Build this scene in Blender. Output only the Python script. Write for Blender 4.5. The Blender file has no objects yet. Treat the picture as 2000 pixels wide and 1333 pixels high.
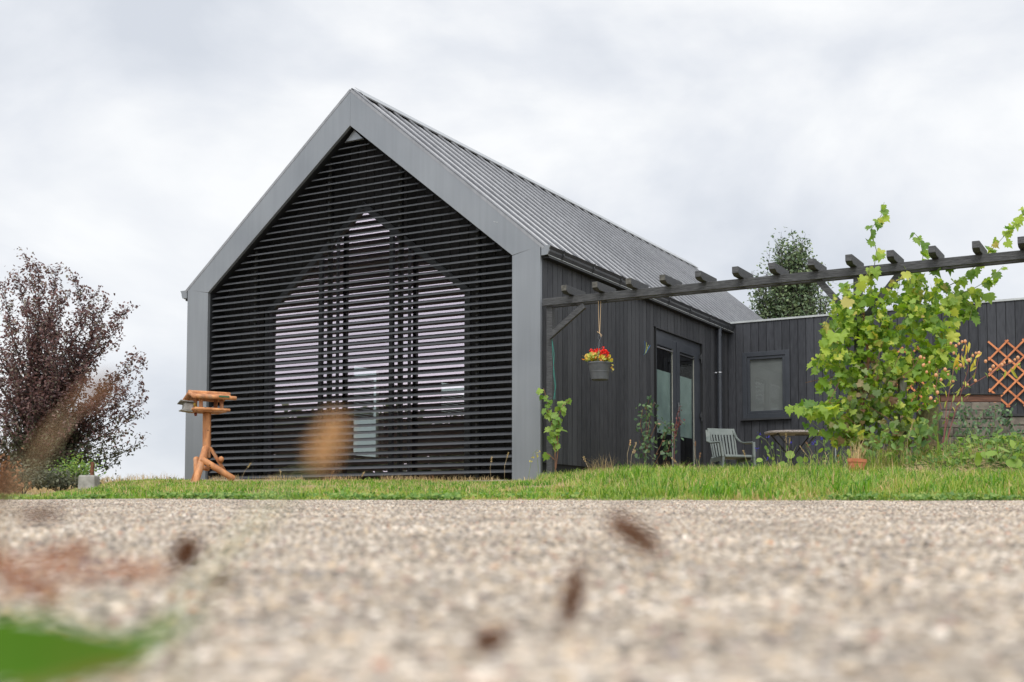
import bpy, math, random
import numpy as np
from mathutils import Vector, Matrix

# ------------------------------------------------------------------ camera, sky, sun, exposure
C = bpy.context.scene.collection
scn = bpy.context.scene
F_PX, PITCH, ROLL, CY = 2388.575, .0578, .001, 889.58          # lens solved from the photograph (2000 px wide)
cam = bpy.data.cameras.new('camera'); camo = bpy.data.objects.new('camera', cam); C.objects.link(camo)
camo.matrix_world = Matrix.Rotation(math.pi/2 + PITCH, 4, 'X') @ Matrix.Rotation(ROLL, 4, 'Z')
cam.sensor_width = 36; cam.lens = F_PX/2000*36; cam.shift_y = (CY-666.5)/2000
cam.clip_start = .05; cam.clip_end = 3000
cam.dof.use_dof = True; cam.dof.focus_distance = 15.5; cam.dof.aperture_fstop = 4.0
scn.camera = camo

SUN_EL, SUN_AZ = math.radians(52), math.radians(190)            # azimuth clockwise from +Y
sund = Vector((math.sin(SUN_AZ)*math.cos(SUN_EL), math.cos(SUN_AZ)*math.cos(SUN_EL), math.sin(SUN_EL)))
w = bpy.data.worlds.new('World'); scn.world = w; w.use_nodes = True
nt = w.node_tree; nt.nodes.clear()
def N(t, **k):
    n = nt.nodes.new(t)
    for a, b in k.items(): setattr(n, a, b)
    return n
L = nt.links.new
out = N('ShaderNodeOutputWorld'); bg = N('ShaderNodeBackground'); bg.inputs[1].default_value = .092
sky = N('ShaderNodeTexSky', sky_type='NISHITA', sun_disc=False, sun_elevation=SUN_EL, sun_rotation=SUN_AZ)
tc = N('ShaderNodeTexCoord'); mp = N('ShaderNodeMapping'); mp.inputs['Scale'].default_value = (1.0, 1.0, 1.7); mp.inputs['Location'].default_value = (3.1, 1.7, .35)
n1 = N('ShaderNodeTexNoise'); n1.inputs['Scale'].default_value = 3.1; n1.inputs['Detail'].default_value = 7; n1.inputs['Roughness'].default_value = .52; n1.inputs['Distortion'].default_value = .3
rp = N('ShaderNodeValToRGB'); e = rp.color_ramp.elements
e[0].position = .38; e[0].color = (6.3, 6.65, 7.25, 1); e[1].position = .60; e[1].color = (9.0, 9.1, 9.2, 1)
e2 = rp.color_ramp.elements.new(.49); e2.color = (7.5, 7.75, 8.2, 1)
# the cloud deck is brighter towards the hidden sun
dt = N('ShaderNodeVectorMath', operation='DOT_PRODUCT'); dt.inputs[1].default_value = sund
mr = N('ShaderNodeMapRange'); mr.inputs[1].default_value = .0; mr.inputs[2].default_value = 1.0; mr.inputs[3].default_value = 1.0; mr.inputs[4].default_value = 1.9
ml = N('ShaderNodeVectorMath', operation='SCALE')
mx = N('ShaderNodeMixRGB'); mx.inputs[0].default_value = .94
L(tc.outputs['Generated'], mp.inputs[0]); L(mp.outputs[0], n1.inputs['Vector']); L(n1.outputs['Fac'], rp.inputs[0])
L(tc.outputs['Generated'], dt.inputs[0]); L(dt.outputs['Value'], mr.inputs[0])
L(rp.outputs[0], ml.inputs[0]); L(mr.outputs[0], ml.inputs['Scale'])
L(sky.outputs[0], mx.inputs[1]); L(ml.outputs[0], mx.inputs[2]); L(mx.outputs[0], bg.inputs[0]); L(bg.outputs[0], out.inputs[0])
sl = bpy.data.lights.new('sun', 'SUN'); sl.energy = 1.5; sl.angle = math.radians(22); sl.color = (1, .96, .9)
so = bpy.data.objects.new('sun', sl); C.objects.link(so); so.rotation_euler = sund.to_track_quat('Z', 'Y').to_euler(); so.location = (0, 0, 30)
vs = scn.view_settings; vs.view_transform = 'Standard'; vs.look = 'None'; vs.exposure = 0.3; vs.gamma = 1
scn.cycles.max_bounces = 10; scn.cycles.transparent_max_bounces = 24

# ------------------------------------------------------------------ coordinates
TH = -.5105
O = Vector((.3717, 15.9873, .7093))                               # right front corner of the house, foot
EX = Vector((math.cos(TH), math.sin(TH), 0)); EY = Vector((-math.sin(TH), math.cos(TH), 0))
def H(a, b, c): return O + EX*a + EY*b + Vector((0, 0, c))        # house metres -> world
def ray(x, y):
    u = x-1000; v = y-CY; cr, sr = math.cos(ROLL), math.sin(ROLL)
    u, v = cr*u+sr*v, -sr*u+cr*v
    d = (u/F_PX, 1, -v/F_PX); c, s = math.cos(PITCH), math.sin(PITCH)
    return Vector((d[0], d[1]*c-d[2]*s, d[1]*s+d[2]*c))
def at(x, y, Y): r = ray(x, y); return r*(Y/r.y)                  # surveyed photo point at forward distance Y -> world
def onb(x, y, b):
    r = ray(x, y); p = r*((b+O.dot(EY))/r.dot(EY)) - O; return (p.dot(EX), p.dot(EY), p.z)
def ona(x, y, a):
    r = ray(x, y); p = r*((a+O.dot(EX))/r.dot(EX)) - O; return (p.dot(EX), p.dot(EY), p.z)

def sstep(t): t = np.clip(t, 0, 1); return t*t*(3-2*t)
def edge_y(x):                                                    # far edge of the concrete
    x = np.asarray(x, float)
    return 7.0 + .05*np.sin(x*2.3) + .03*np.sin(x*7.1+1) + .45*np.exp(-((x+2.25)/.5)**2) - .28*sstep((-x-2.6)/1.2) + .035*np.sin(x*17+2*np.sin(x*5)) + .02*np.sin(x*41)
def ground_z(x, y):
    x = np.asarray(x, float); y = np.asarray(y, float)
    pave = -.1 + .0353*np.minimum(y, 7.0)
    l = np.interp(y, [7, 9, 12, 15, 17.5, 19, 24, 60, 3000], [.147, .235, .385, .52, .655, .69, .66, .5, .0])
    ll = np.interp(y, [7, 9, 12, 15, 17.5, 19, 24, 60, 3000], [.135, .18, .25, .33, .43, .5, .66, .5, .0])
    r = np.interp(y, [7, 9, 11.5, 14, 17, 22, 60, 3000], [.147, .285, .485, .585, .675, .70, .5, .0])
    tl = sstep((-x/np.maximum(y, 1)-.29)/.12)
    tr = sstep((x+.3)/1.9)
    z = l*(1-tr)+r*tr; z = z*(1-tl)+ll*tl
    z = z + .012*np.sin(x*1.9+y*.7)*np.sin(y*1.3) * (y > 7.6)
    return np.where(y < 7.0, pave, z)
def gz(x, y): return float(ground_z(x, y))

# ------------------------------------------------------------------ materials
MATS = {}
def mat(name, col, rough=.6, metal=0., spec=.5, build=None):
    if name in MATS: return MATS[name]
    m = bpy.data.materials.new(name); m.use_nodes = True; t = m.node_tree
    p = t.nodes['Principled BSDF']; p.inputs['Base Color'].default_value = (*col, 1)
    p.inputs['Roughness'].default_value = rough; p.inputs['Metallic'].default_value = metal; p.inputs['Specular IOR Level'].default_value = spec
    if build: build(t, p)
    MATS[name] = m; return m
def nd(t, ty, **k):
    n = t.nodes.new(ty)
    for a, b in k.items():
        if a.startswith('_'): n.inputs[a[1:]].default_value = b
        else: setattr(n, a, b)
    return n
def ramp(t, stops):
    r = t.nodes.new('ShaderNodeValToRGB'); el = r.color_ramp.elements
    el[0].position = stops[0][0]; el[0].color = (*stops[0][1], 1); el[1].position = stops[-1][0]; el[1].color = (*stops[-1][1], 1)
    for p_, c_ in stops[1:-1]:
        q = el.new(p_); q.color = (*c_, 1)
    return r
def noisy(c0, c1, scale=8, detail=5, stretch=(1, 1, 1), bump=.0, island=False, lo=.3, hi=.7, dist=.0):
    def f(t, p):
        tcn = nd(t, 'ShaderNodeTexCoord'); m_ = nd(t, 'ShaderNodeMapping', _Scale=stretch)
        n = nd(t, 'ShaderNodeTexNoise', _Scale=scale, _Detail=detail, _Distortion=dist); t.links.new(tcn.outputs['Object'], m_.inputs[0]); t.links.new(m_.outputs[0], n.inputs['Vector'])
        r = ramp(t, [(lo, c0), (hi, c1)])
        if island:
            g = nd(t, 'ShaderNodeNewGeometry'); a = nd(t, 'ShaderNodeMath', operation='MULTIPLY_ADD'); a.inputs[1].default_value = .35; t.links.new(g.outputs['Random Per Island'], a.inputs[0])
            b = nd(t, 'ShaderNodeMath', operation='MULTIPLY_ADD'); b.inputs[1].default_value = 1; b.inputs[2].default_value = -.17
            t.links.new(n.outputs['Fac'], a.inputs[2]); t.links.new(a.outputs[0], b.inputs[0]); t.links.new(b.outputs[0], r.inputs[0])
            ad = nd(t, 'ShaderNodeVectorMath', operation='ADD'); sc = nd(t, 'ShaderNodeVectorMath', operation='SCALE'); sc.inputs[0].default_value = (37, 11, 23)
            t.links.new(g.outputs['Random Per Island'], sc.inputs['Scale']); t.links.new(m_.outputs[0], ad.inputs[0]); t.links.new(sc.outputs[0], ad.inputs[1]); t.links.new(ad.outputs[0], n.inputs['Vector'])
        else: t.links.new(n.outputs['Fac'], r.inputs[0])
        t.links.new(r.outputs[0], p.inputs['Base Color'])
        if bump:
            bn = nd(t, 'ShaderNodeBump', _Strength=min(1, bump), _Distance=.01); t.links.new(n.outputs['Fac'], bn.inputs['Height']); t.links.new(bn.outputs[0], p.inputs['Normal'])
    return f
def metal_build(c0, c1, r0, r1, sc=1.3, streak=.0):
    def f(t, p):
        tcn = nd(t, 'ShaderNodeTexCoord'); n = nd(t, 'ShaderNodeTexNoise', _Scale=sc, _Detail=2); t.links.new(tcn.outputs['Object'], n.inputs['Vector'])
        r = ramp(t, [(.3, c0), (.7, c1)]); t.links.new(n.outputs['Fac'], r.inputs[0]); last = r.outputs[0]
        if streak:
            m1 = nd(t, 'ShaderNodeMapping', _Scale=(9, 9, .5)); n3 = nd(t, 'ShaderNodeTexNoise', _Scale=1.6, _Detail=6); t.links.new(tcn.outputs['Object'], m1.inputs[0]); t.links.new(m1.outputs[0], n3.inputs['Vector'])
            r3_ = ramp(t, [(.35, (1-streak,)*3), (.65, (1+streak*.6,)*3)]); t.links.new(n3.outputs['Fac'], r3_.inputs[0]); mm = nd(t, 'ShaderNodeMixRGB', blend_type='MULTIPLY', _Fac=1.); t.links.new(last, mm.inputs[1]); t.links.new(r3_.outputs[0], mm.inputs[2]); last = mm.outputs[0]
        t.links.new(last, p.inputs['Base Color'])
        n2 = nd(t, 'ShaderNodeTexNoise', _Scale=40, _Detail=4); t.links.new(tcn.outputs['Object'], n2.inputs['Vector'])
        m_ = nd(t, 'ShaderNodeMapRange'); m_.inputs[3].default_value = r0; m_.inputs[4].default_value = r1; t.links.new(n2.outputs['Fac'], m_.inputs[0]); t.links.new(m_.outputs[0], p.inputs['Roughness'])
        b = nd(t, 'ShaderNodeBump', _Strength=.25, _Distance=.03); t.links.new(n.outputs['Fac'], b.inputs['Height']); t.links.new(b.outputs[0], p.inputs['Normal'])
    return f
M_FRAME = mat('coated_steel', (.2, .22, .24), .38, .45, build=metal_build((.205, .22, .238), (.25, .265, .282), .32, .42, .9, .045))
M_ROOF = mat('roof_steel', (.2, .21, .225), .45, .5, build=metal_build((.25, .255, .268), (.3, .305, .318), .36, .5, 1.3, .12))
M_RIDGE = mat('ridge_steel', (.45, .47, .49), .5, .2, build=metal_build((.34, .355, .37), (.4, .415, .43), .45, .6))
M_DARKMETAL = mat('gutter_plastic', (.03, .032, .036), .45, build=noisy((.026, .028, .032), (.04, .042, .047), 6))
M_SLAT = mat('slat_aluminium', (.1, .105, .115), .42, .2, build=metal_build((.082, .087, .095), (.105, .11, .118), .36, .44))
M_LINER = mat('liner_metal', (.014, .015, .017), .5)
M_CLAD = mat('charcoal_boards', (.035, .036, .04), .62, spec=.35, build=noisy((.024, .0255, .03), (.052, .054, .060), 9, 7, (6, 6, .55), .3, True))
M_CLAD2 = mat('charcoal_boards_wing', (.035, .036, .04), .62, spec=.35, build=noisy((.024, .026, .032), (.048, .051, .060), 7, 7, (5, 5, .8), .3, True))
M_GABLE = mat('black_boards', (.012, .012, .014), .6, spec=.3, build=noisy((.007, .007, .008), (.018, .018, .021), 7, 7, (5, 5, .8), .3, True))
M_BLACK = mat('black_backing', (.008, .008, .009), .8)
M_PVC = mat('anthracite_pvc', (.035, .04, .05), .4, build=noisy((.030, .035, .044), (.042, .047, .058), 5))
M_PERG = mat('stained_beam', (.04, .042, .046), .6, build=noisy((.03, .031, .034), (.085, .087, .09), 10, 8, (1.2, 9, 9), .5, True))
M_PERGE = mat('weathered_end', (.12, .11, .09), .8, build=noisy((.05, .048, .042), (.13, .125, .11), 25, 6))
M_INT = mat('interior_plaster', (.16, .15, .14), .8, build=noisy((.13, .12, .11), (.18, .17, .16), 2))
M_INTD = mat('interior_dark_wood', (.04, .03, .025), .7, build=noisy((.025, .018, .014), (.06, .045, .035), 6, 4, (1, 8, 1)))
M_ZINC = mat('zinc_trim', (.42, .44, .44), .5, .3, build=noisy((.36, .38, .38), (.5, .52, .52), 5))
M_SLAB = mat('concrete_slab', (.3, .29, .27), .9, build=noisy((.2, .19, .17), (.36, .35, .32), 12, 8, bump=.4))
def pine_build(t, p):
    noisy((.24, .08, .03), (.66, .3, .12), 17, 8, (1, 1, .3), .5, True, .25, .75)(t, p)
    l_ = p.inputs['Base Color'].links[0]; src = l_.from_socket; tcn = nd(t, 'ShaderNodeTexCoord'); n_ = nd(t, 'ShaderNodeTexNoise', _Scale=7, _Detail=5); t.links.new(tcn.outputs['Object'], n_.inputs['Vector'])
    r_ = ramp(t, [(.54, (0, 0, 0)), (.7, (.6, .6, .6))]); t.links.new(n_.outputs['Fac'], r_.inputs[0]); mx_ = nd(t, 'ShaderNodeMixRGB'); mx_.inputs[2].default_value = (.32, .22, .15, 1); t.links.new(r_.outputs[0], mx_.inputs[0]); t.links.new(src, mx_.inputs[1])
    v_ = nd(t, 'ShaderNodeTexVoronoi', _Scale=9.); t.links.new(tcn.outputs['Object'], v_.inputs['Vector']); k_ = ramp(t, [(.06, (.25, .2, .18)), (.14, (1, 1, 1))]); t.links.new(v_.outputs['Distance'], k_.inputs[0])
    m2 = nd(t, 'ShaderNodeMixRGB', blend_type='MULTIPLY', _Fac=1.); t.links.new(mx_.outputs[0], m2.inputs[1]); t.links.new(k_.outputs[0], m2.inputs[2]); t.links.new(m2.outputs[0], p.inputs['Base Color'])
M_PINE = mat('stained_pine', (.52, .2, .07), .6, build=pine_build) #noisy((.26, .085, .03), (.66, .31, .13), 17, 7, (1, 1, .35), .3, True, .25, .75))
M_GREYWOOD = mat('weathered_wood', (.25, .24, .22), .85, build=noisy((.12, .115, .105), (.34, .33, .31), 22, 7, (1, 1, .2), .5, True))
M_TRELLIS = mat('orange_slats', (.5, .17, .07), .7, build=noisy((.42, .13, .05), (.68, .25, .1), 18, 5, island=True))
M_CHAIR = mat('grey_green_plastic', (.13, .16, .145), .45, build=noisy((.12, .14, .13), (.175, .2, .187), 7, 5))
M_TABLE = mat('table_rim', (.32, .28, .26), .7, build=noisy((.16, .14, .13), (.42, .37, .34), 60, 4))
M_IRON = mat('dark_iron', (.02, .02, .022), .5)
M_CHROME = mat('brushed_steel', (.45, .45, .47), .4, 1.)
M_POT = mat('terracotta', (.5, .17, .08), .8, build=noisy((.38, .12, .055), (.58, .23, .11), 9, 6, bump=.1))
M_POTG = mat('grey_plastic_pot', (.075, .08, .088), .5, build=noisy((.06, .065, .072), (.1, .105, .115), 8))
M_ROPE = mat('jute', (.5, .36, .22), .9)
M_WIRE = mat('hanger_wire', (.12, .13, .15), .4, .5)
M_TEAL = mat('teal_twine', (.03, .22, .18), .7)
M_RUST = mat('rusty_steel', (.16, .06, .03), .9, build=noisy((.09, .035, .02), (.25, .1, .05), 30, 6, bump=.4))
M_BARK = mat('dark_bark', (.035, .028, .025), .9, build=noisy((.018, .014, .012), (.06, .048, .042), 18, 7, (1, 1, .3), .6))
M_BARK2 = mat('vine_bark', (.16, .08, .045), .9, build=noisy((.09, .05, .03), (.28, .13, .07), 20, 6, (1, 1, .25), .5))
M_BRICK = mat('grey_brown_brick', (.2, .15, .12), .9, build=noisy((.08, .07, .058), (.2, .172, .14), 14, 8, bump=.6, island=True))
M_MORTAR = mat('mortar', (.16, .14, .12), .95)
M_BOARD = mat('bed_board', (.12, .05, .03), .7, build=noisy((.07, .03, .02), (.17, .07, .04), 8, 5, (1, 6, 6)))
M_STEM = mat('green_stem', (.16, .2, .06), .7)
M_STRAW = mat('dry_stem', (.42, .31, .17), .8, build=noisy((.24, .17, .09), (.52, .4, .24), 9, 3, island=True))
M_REDSTEM = mat('red_stem', (.2, .07, .06), .8)
M_SCREEN = mat('window_blind', (.2, .2, .2), .8, build=noisy((.16, .15, .156), (.2, .19, .195), 3))
M_FILM = mat('frosted_curtain', (.3, .37, .36), .7, build=noisy((.17, .22, .215), (.3, .37, .355), 2.2, 5))
M_WHITE = mat('pale_seal', (.34, .34, .3), .5)
M_BLIND = mat('pale_blind', (.75, .78, .72), .7)

def leafmat(name, stops, trans=.4, rough=.5, pos=None, spec=.4):
    m = bpy.data.materials.new(name); m.use_nodes = True; t = m.node_tree; p = t.nodes['Principled BSDF']; o_ = t.nodes['Material Output']
    g = nd(t, 'ShaderNodeNewGeometry'); r = ramp(t, stops)
    if pos:                                                       # patches over the ground: (scale, weight)
        tcn = nd(t, 'ShaderNodeTexCoord'); n = nd(t, 'ShaderNodeTexNoise', _Scale=pos[0], _Detail=3); t.links.new(tcn.outputs['Object'], n.inputs['Vector'])
        mr_ = nd(t, 'ShaderNodeMapRange'); mr_.inputs[1].default_value = .32; mr_.inputs[2].default_value = .68; t.links.new(n.outputs['Fac'], mr_.inputs[0])
        a = nd(t, 'ShaderNodeMix'); a.inputs['Factor'].default_value = pos[1]; t.links.new(g.outputs['Random Per Island'], a.inputs['A']); t.links.new(mr_.outputs[0], a.inputs['B']); t.links.new(a.outputs[0], r.inputs[0])
    else: t.links.new(g.outputs['Random Per Island'], r.inputs[0])
    t.links.new(r.outputs[0], p.inputs['Base Color']); p.inputs['Roughness'].default_value = rough; p.inputs['Specular IOR Level'].default_value = spec
    if trans > 0:
        tr = nd(t, 'ShaderNodeBsdfTranslucent'); mxs = nd(t, 'ShaderNodeMixShader', _Fac=trans)
        hs = nd(t, 'ShaderNodeHueSaturation', _Saturation=1.15, _Value=1.5); t.links.new(r.outputs[0], hs.inputs['Color']); t.links.new(hs.outputs[0], tr.inputs[0])
        t.links.new(p.outputs[0], mxs.inputs[1]); t.links.new(tr.outputs[0], mxs.inputs[2]); t.links.new(mxs.outputs[0], o_.inputs[0])
    MATS[name] = m; return m
M_VINE = leafmat('vine_leaf', [(0, (.1, .2, .035)), (.3, (.19, .31, .05)), (.6, (.29, .42, .065)), (.85, (.42, .52, .09)), (.96, (.6, .62, .13)), (1, (.45, .36, .1))], .45)
M_VINEOLD = leafmat('vine_leaf_old', [(0, (.1, .17, .05)), (.5, (.2, .26, .09)), (.75, (.28, .22, .1)), (1, (.16, .08, .045))], .35)
M_PLUM = leafmat('plum_leaf', [(0, (.07, .045, .048)), (.4, (.135, .072, .07)), (.8, (.22, .125, .11)), (.93, (.22, .2, .15)), (1, (.28, .26, .2))], .25)
M_PLUMG = leafmat('plum_leaf_low', [(0, (.05, .06, .035)), (.5, (.09, .10, .055)), (1, (.15, .15, .09))], .3)
M_HOLLY = leafmat('holly_leaf', [(0, (.055, .095, .045)), (.5, (.11, .16, .08)), (1, (.26, .32, .16))], .25, .35)
M_FAR = leafmat('far_leaf', [(0, (.09, .13, .08)), (.5, (.14, .18, .10)), (1, (.21, .23, .13))], .3)
M_FAR2 = leafmat('far_leaf_blue', [(0, (.10, .15, .12)), (1, (.16, .22, .17))], .3)
M_ROSE = leafmat('rose_leaf', [(0, (.05, .10, .05)), (.5, (.09, .16, .08)), (.9, (.18, .28, .12)), (1, (.35, .2, .12))], .3, .4)
M_WEED = leafmat('weed_leaf', [(0, (.08, .16, .04)), (.6, (.18, .30, .07)), (1, (.34, .42, .1))], .4)
M_BIGLEAF = leafmat('broad_leaf', [(0, (.14, .26, .05)), (1, (.3, .42, .08))], .4)
M_YELLOW = leafmat('yellow_leaf', [(0, (.4, .38, .06)), (.6, (.62, .52, .08)), (1, (.7, .5, .1))], .4)
M_GERLEAF = leafmat('geranium_leaf', [(0, (.25, .36, .08)), (.45, (.5, .52, .1)), (.75, (.7, .5, .1)), (1, (.75, .25, .1))], .4)
M_RED = leafmat('red_petal', [(0, (.62, .02, .015)), (1, (.85, .05, .03))], .3)
M_ORANGE = leafmat('orange_petal', [(0, (.8, .22, .06)), (1, (.85, .3, .12))], .3)
M_BLUE = leafmat('violet_petal', [(0, (.06, .05, .45)), (1, (.12, .1, .65))], .3)
M_LANTERN = leafmat('papery_lantern', [(0, (.55, .3, .15)), (.5, (.7, .42, .24)), (1, (.75, .55, .36))], .4, .7)
M_GRASS = leafmat('grass_blade', [(0, (.04, .1, .02)), (.25, (.11, .22, .035)), (.5, (.24, .36, .06)), (.68, (.4, .46, .12)), (.82, (.55, .42, .2)), (1, (.62, .4, .25))], .4, .5, (1.7, .42))
M_DRYGRASS = leafmat('dry_blade', [(0, (.3, .26, .12)), (.5, (.5, .38, .2)), (1, (.64, .47, .28))], .3, .7)
M_HEAD = leafmat('brown_seedhead', [(0, (.13, .055, .025)), (1, (.27, .13, .07))], .15, .9)
M_HEADO = leafmat('orange_seedhead', [(0, (.42, .25, .12)), (1, (.85, .6, .35))], .35, .9)
M_HEADR = leafmat('russet_spray', [(0, (.2, .11, .06)), (1, (.36, .2, .11))], .3, .9)
M_SPRAY = leafmat('rusty_spray', [(0, (.32, .12, .05)), (1, (.5, .24, .12))], .3, .9)
M_LUSH = leafmat('lush_blade', [(0, (.05, .14, .0)), (1, (.07, .18, .001))], .4, .6)

def glassmat(name, refl, refcol, tint, rough=0.0):
    m = bpy.data.materials.new(name); m.use_nodes = True; t = m.node_tree; t.nodes.remove(t.nodes['Principled BSDF']); o_ = t.nodes['Material Output']
    g = nd(t, 'ShaderNodeBsdfGlossy', _Roughness=rough); g.inputs[0].default_value = (*refcol, 1)
    tr = nd(t, 'ShaderNodeBsdfTransparent'); tr.inputs[0].default_value = (*tint, 1)
    lw = nd(t, 'ShaderNodeLayerWeight', _Blend=.5); pw = nd(t, 'ShaderNodeMath', operation='POWER'); pw.inputs[1].default_value = 5; a = nd(t, 'ShaderNodeMath', operation='MULTIPLY_ADD'); a.inputs[1].default_value = .9; a.inputs[2].default_value = refl; a.use_clamp = True
    t.links.new(lw.outputs['Facing'], pw.inputs[0]); t.links.new(pw.outputs[0], a.inputs[0])
    ms = nd(t, 'ShaderNodeMixShader'); t.links.new(a.outputs[0], ms.inputs[0]); t.links.new(tr.outputs[0], ms.inputs[1]); t.links.new(g.outputs[0], ms.inputs[2]); t.links.new(ms.outputs[0], o_.inputs[0])
    return m
M_SOLAR = glassmat('solar_glass', .52, (1.0, .88, .98), (.78, .85, .82))
M_GLASS = glassmat('clear_glass', .06, (1, 1, 1), (.8, .86, .84))

# ------------------------------------------------------------------ mesh helpers
class MB:
    def __init__(s): s.v = []; s.f = []
    def quad(s, *p):
        n = len(s.v); s.v += [tuple(q) for q in p]; s.f.append(tuple(range(n, n+len(p)))); return s
    def box(s, x0, x1, y0, y1, z0, z1):
        n = len(s.v); s.v += [(x, y, z) for z in (z0, z1) for y in (y0, y1) for x in (x0, x1)]
        s.f += [tuple(n+i for i in q) for q in ((0, 2, 3, 1), (4, 5, 7, 6), (0, 1, 5, 4), (2, 6, 7, 3), (0, 4, 6, 2), (1, 3, 7, 5))]
        return s
    def bar(s, p0, p1, w, h, up=(0, 0, 1), ends=(0, 0)):
        p0, p1 = Vector(p0), Vector(p1); d = (p1-p0).normalized(); u = Vector(up); x = d.cross(u).normalized(); u = x.cross(d).normalized()
        n = len(s.v)
        for p in (p0, p1):
            for (i, j) in ((-1, -1), (1, -1), (1, 1), (-1, 1)): s.v.append(tuple(p+x*(i*w/2)+u*(j*h/2)))
        s.f += [tuple(n+i for i in q) for q in ((0, 3, 2, 1), (4, 5, 6, 7), (0, 1, 5, 4), (1, 2, 6, 5), (2, 3, 7, 6), (3, 0, 4, 7))]
        return s
    def tube(s, pts, r, n=8, cap=True, round_end=False):
        pts = [Vector(p) for p in pts]; m = len(pts); rs = r if isinstance(r, (list, tuple)) else [r]*m
        if round_end:
            d0 = (pts[0]-pts[1]).normalized(); d1 = (pts[-1]-pts[-2]).normalized(); r0, r1 = rs[0], rs[-1]
            pts = [pts[0]+d0*r0*.45, pts[0]+d0*r0*.32]+pts+[pts[-1]+d1*r1*.32, pts[-1]+d1*r1*.45]; rs = [r0*.45, r0*.8]+list(rs)+[r1*.8, r1*.45]; m = len(pts)
        b = len(s.v); ref = Vector((.3, .2, 1)) if abs((pts[-1]-pts[0]).normalized().z) < .9 else Vector((1, .1, 0))
        for i, p in enumerate(pts):
            d = (pts[min(i+1, m-1)]-pts[max(i-1, 0)]).normalized(); x = d.cross(ref).normalized(); y = d.cross(x)
            for k in range(n):
                a = 2*math.pi*k/n; s.v.append(tuple(p+(x*math.cos(a)+y*math.sin(a))*rs[i]))
        for i in range(m-1):
            for k in range(n): s.f.append((b+i*n+k, b+i*n+(k+1) % n, b+(i+1)*n+(k+1) % n, b+(i+1)*n+k))
        if cap: s.f.append(tuple(b+k for k in range(n))[::-1]); s.f.append(tuple(b+(m-1)*n+k for k in range(n)))
        return s
    def lathe(s, prof, c=(0, 0, 0), n=32):
        b = len(s.v); m = len(prof)
        for (r, z) in prof:
            for k in range(n): a = 2*math.pi*k/n; s.v.append((c[0]+r*math.cos(a), c[1]+r*math.sin(a), c[2]+z))
        for i in range(m-1):
            for k in range(n): s.f.append((b+i*n+k, b+i*n+(k+1) % n, b+(i+1)*n+(k+1) % n, b+(i+1)*n+k))
        return s
    def prism(s, poly, lo, hi, f=None):                           # poly of (x, z), extruded along y
        n = len(poly); b = len(s.v); f = f or (lambda p, t: (p[0], t, p[1]))
        s.v += [tuple(f(p, lo)) for p in poly]+[tuple(f(p, hi)) for p in poly]
        s.f += [tuple(range(b, b+n)), tuple(range(b+2*n-1, b+n-1, -1))]
        for i in range(n): s.f.append((b+i, b+n+i, b+n+(i+1) % n, b+(i+1) % n))
        return s
    def blob(s, c, r, n=8, m=6):
        b = len(s.v); r = r if isinstance(r, tuple) else (r, r, r)
        for i in range(m+1):
            t = math.pi*i/m
            for k in range(n): a = 2*math.pi*k/n; s.v.append((c[0]+r[0]*math.sin(t)*math.cos(a), c[1]+r[1]*math.sin(t)*math.sin(a), c[2]+r[2]*math.cos(t)))
        for i in range(m):
            for k in range(n): s.f.append((b+i*n+k, b+(i+1)*n+k, b+(i+1)*n+(k+1) % n, b+i*n+(k+1) % n))
        return s
    def build(s, name, m, parent=None, smooth=False, bevel=0, **props):
        me = bpy.data.meshes.new(name); me.from_pydata(s.v, [], s.f); me.update()
        import bmesh
        bm = bmesh.new(); bm.from_mesh(me); bmesh.ops.recalc_face_normals(bm, faces=bm.faces); bm.to_mesh(me); bm.free()
        return link(name, me, m, parent, smooth, bevel, **props)
def link(name, me, m, parent=None, smooth=False, bevel=0, **props):
    me.materials.append(m)
    if smooth: me.polygons.foreach_set('use_smooth', [True]*len(me.polygons))
    if smooth == 'auto': me.set_sharp_from_angle(angle=math.radians(38))
    o = bpy.data.objects.new(name, me); C.objects.link(o)
    if parent: o.parent = parent
    if bevel:
        b = o.modifiers.new('bevel', 'BEVEL'); b.width = bevel; b.segments = 2; b.limit_method = 'ANGLE'
    for k, v_ in props.items(): o[k] = v_
    return o
def empty(name, loc, label, cat, group=None, rz=0):
    o = bpy.data.objects.new(name, None); C.objects.link(o); o.location = loc; o.rotation_euler = (0, 0, rz); o.empty_display_size = .2
    o['label'] = label; o['category'] = cat
    if group: o['group'] = group
    return o
def npmesh(name, V, faces_flat, counts):
    me = bpy.data.meshes.new(name); me.vertices.add(len(V)); me.vertices.foreach_set('co', np.ascontiguousarray(V, np.float32).ravel())
    me.loops.add(len(faces_flat)); me.loops.foreach_set('vertex_index', faces_flat.astype(np.int32))
    me.polygons.add(len(counts)); st = np.concatenate([[0], np.cumsum(counts)[:-1]]).astype(np.int32)
    me.polygons.foreach_set('loop_start', st); me.update(calc_edges=True); me.validate(); return me

rng = np.random.default_rng(7)
def template(outline, centre, fz):
    P = [(x, y, fz(x, y)) for x, y in outline]; c = (centre[0], centre[1], fz(*centre)); V = np.array([c]+P); n = len(P)
    return V, [(0, i+1, (i+1) % n+1) for i in range(n)]
_g = [(.12, -.12), (.36, -.1), (.5, .1), (.38, .2), (.55, .42), (.36, .46), (.34, .66), (.17, .6)]
T_GRAPE = template([(0, 0)]+_g+[(0, 1.0)]+[(-x, y) for x, y in reversed(_g)], (0, .32), lambda x, y: .3*abs(x)-.35*max(y-.2, 0)**2-.25*x*x+.05*math.sin(9*x+7*y))
_s = [(.2, .2), (.3, .45), (.2, .78)]
T_OVAL = template([(0, 0)]+_s+[(0, 1.0)]+[(-x, y) for x, y in reversed(_s)], (0, .45), lambda x, y: .35*abs(x)-.18*y*y)
_n = [(.1, .3), (.1, .65)]
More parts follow.
